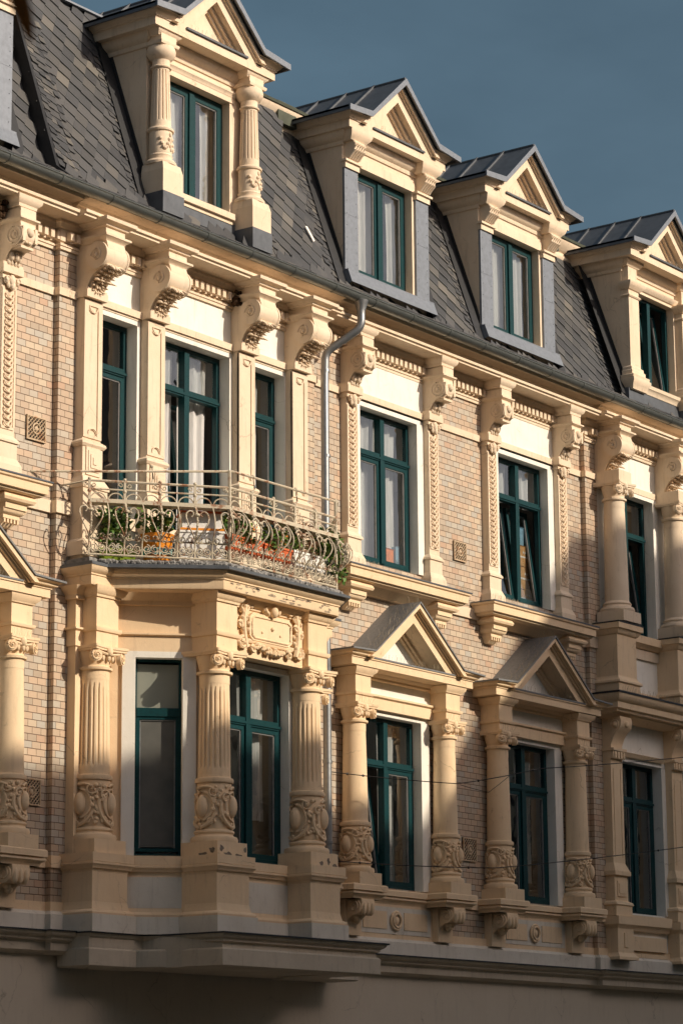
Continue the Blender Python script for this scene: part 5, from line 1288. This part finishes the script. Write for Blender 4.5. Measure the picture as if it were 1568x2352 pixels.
crate('blue_box', 'small pale blue box beside the orange box behind the glass', 'box', 1.53, .222, zs, .13, .06, .31, 'blue_card', .1)
crate('orange_packet', 'orange packet in the left corner of the second-floor window', 'packet', .52, .222, zs, .15, .06, .27, 'orange_card', .1)
zq = zs
for k, (h, w_, dx, lb) in enumerate(((.24, .36, .02, 'bottom'), (.33, .33, -.02, 'middle'), (.30, .31, -.05, 'top'))):
    crate('cardboard_box', 'brown cardboard box, %s one of the stack in the open window' % lb, 'box', 4.84 + dx, .40, zq, w_, .2, h, 'cardboard', rp_.uniform(-.05, .05), True, 'cardboard boxes stacked in the window'); zq += h + .001
crate('blue_container', 'pale blue container standing on top of the cardboard boxes', 'container', 4.76, .40, zq + .012, .26, .16, .26, 'blue_card')

# overhead wires
def wire(label, pts, r=.006, knots=(), group='overhead wires crossing the facade'):
    m = MB(); vs = [Vector(p) for p in pts]; out = []
    for i in range(len(vs) - 1):
        n = 24; sag = (vs[i + 1] - vs[i]).length * .008
        for k in range(n): t_ = k / n; p = vs[i].lerp(vs[i + 1], t_); p.z -= sag * 4 * t_ * (1 - t_); out.append(p)
    out.append(vs[-1]); m.tube(out, r, 5)
    for k in knots: m.ball(out[k], (.03, .012, .016), 6, 5)
    o = link('overhead_wire', m.mesh('overhead_wire', 'black_wire')); tag(o, label, 'wire', group); return o
wire('black wire crossing in front of the columned first-floor windows at capital height', [(-.50, -.18, -3.42), (.55, -1.35, -3.56), (2.25, -1.5, -3.22), (9.5, -2.4, -2.10)], knots=(3, 6, 30, 46))
wire('lower black wire running past the carved column drums', [(-.50, -.18, -4.52), (1.3, -1.4, -4.56), (9.5, -2.4, -3.35)], knots=(4, 20, 34))
wire('slack loop of thin wire hanging under the upper wire', [(.6, -1.36, -3.57), (1.15, -1.42, -3.62), (1.62, -1.45, -3.36)], .004)

# autumn leaf hanging close to the camera from a twig above the frame
def ray(u, v, d): return CAM + (fwd * _f + right * (u - 784) + down * (v - 1175.5)).normalized() * d
lf = thing('autumn_leaf', 'blurred rust-brown leaf hanging into the top left corner', 'leaf', ray(50, 40, 4.2))
m = MB(); top_ = ray(34, -40, 4.2) - lf.location; tip = ray(74, 104, 4.2) - lf.location; n = 9; vs = []
for i in range(n + 1):
    t = i / n; c = top_.lerp(tip, t); ww = .0165 * math.sin(math.pi * min(1, .12 + t * .88)) ** .7 * (1.1 - .5 * t); side = right
    vs += [c - side * ww + fwd * .004 * math.sin(t * 5), c + fwd * .006, c + side * ww]
m.add(vs, [(3 * i, 3 * i + 1, 3 * i + 4, 3 * i + 3) for i in range(n)] + [(3 * i + 1, 3 * i + 2, 3 * i + 5, 3 * i + 4) for i in range(n)])
link('blade', m.mesh('blade', 'autumn_leaf'), lf)
m = MB(); m.tube([top_, top_ + Vector((0, 0, .05)), top_ + Vector((.03, 0, .16))], .0012, 5); link('stalk', m.mesh('stalk', 'wood_stem'), lf)

# ------------------------------------------------------------------ street and the houses opposite
def slab(name, x0, x1, y0, y1, z0, z1, mat): m = MB(); m.box(x0, x1, y0, y1, z0, z1); return tag(link(name, m.mesh(name, mat)), None, None, kind='structure')
slab('ground', -300, 300, -300, 300, GZ - .5, GZ - .14, 'paving'); slab('road', -200, 200, -17.5, -3.2, GZ - .14, GZ - .136, 'asphalt')
slab('pavement', -200, 200, -3.2, -.05, GZ - .14, GZ, 'paving'); slab('far_pavement', -200, 200, -23.9, -17.5, GZ - .14, GZ, 'paving')
def opposite(label, x0, x1, zt, ridge=None, xr=None):
    t = thing('house_opposite', label, 'house', ((x0 + x1) / 2, -24, GZ)); cx = (x0 + x1) / 2
    m = MB(); m.box(x0 - cx, x1 - cx, -10, 0, 0, zt - GZ); link('wall', m.mesh('wall', 'plain_render'), t)
    m = MB(); g = MB()
    xx = x0 + 1.2
    while xx < x1 - 1.2:
        for zz in range(int((zt - GZ) / 4)):
            m.box(xx - cx, xx - cx + 1.1, 0, .04, 1.2 + zz * 4, 3.2 + zz * 4); g.box(xx - cx - .12, xx - cx + 1.22, .0, .10, 3.25 + zz * 4, 3.4 + zz * 4)
        xx += 2.4
    link('windows', m.mesh('windows', 'black_void'), t); link('lintels', g.mesh('lintels', 'white_plaster'), t)
    if ridge:
        r = MB(); a, b = x0 - cx - .0, x1 - cx; z0 = zt - GZ; z1 = ridge - GZ; r.add([(a, .3, z0), (b, .3, z0), (b, -10, z0), (a, -10, z0), (xr - cx, -.3, z1), (b, -.3, z1), (b, -9.5, z1), (xr - cx, -9.5, z1)], [(0, 1, 5, 4), (3, 0, 4, 7), (2, 3, 7, 6), (1, 2, 6, 5), (4, 5, 6, 7)]); link('roof', r.mesh('roof', 'slate'), t)
    return t
K = 24.0; sx_, sz_ = SUN.x / -SUN.y, SUN.z / -SUN.y
zA = -3.88 + K * sz_; xA = 1.75 + K * sx_; zB = .82 + K * sz_; xB = 5.75 + K * sx_
opposite('long low house across the street, behind the camera', -60, xA - .02, zA)
opposite('taller house with hipped slate roof across the street', xA, 25, zA, zB, xB)
opposite('low row of houses further along the far side of the street', 25.02, 90, zA - 3.0)
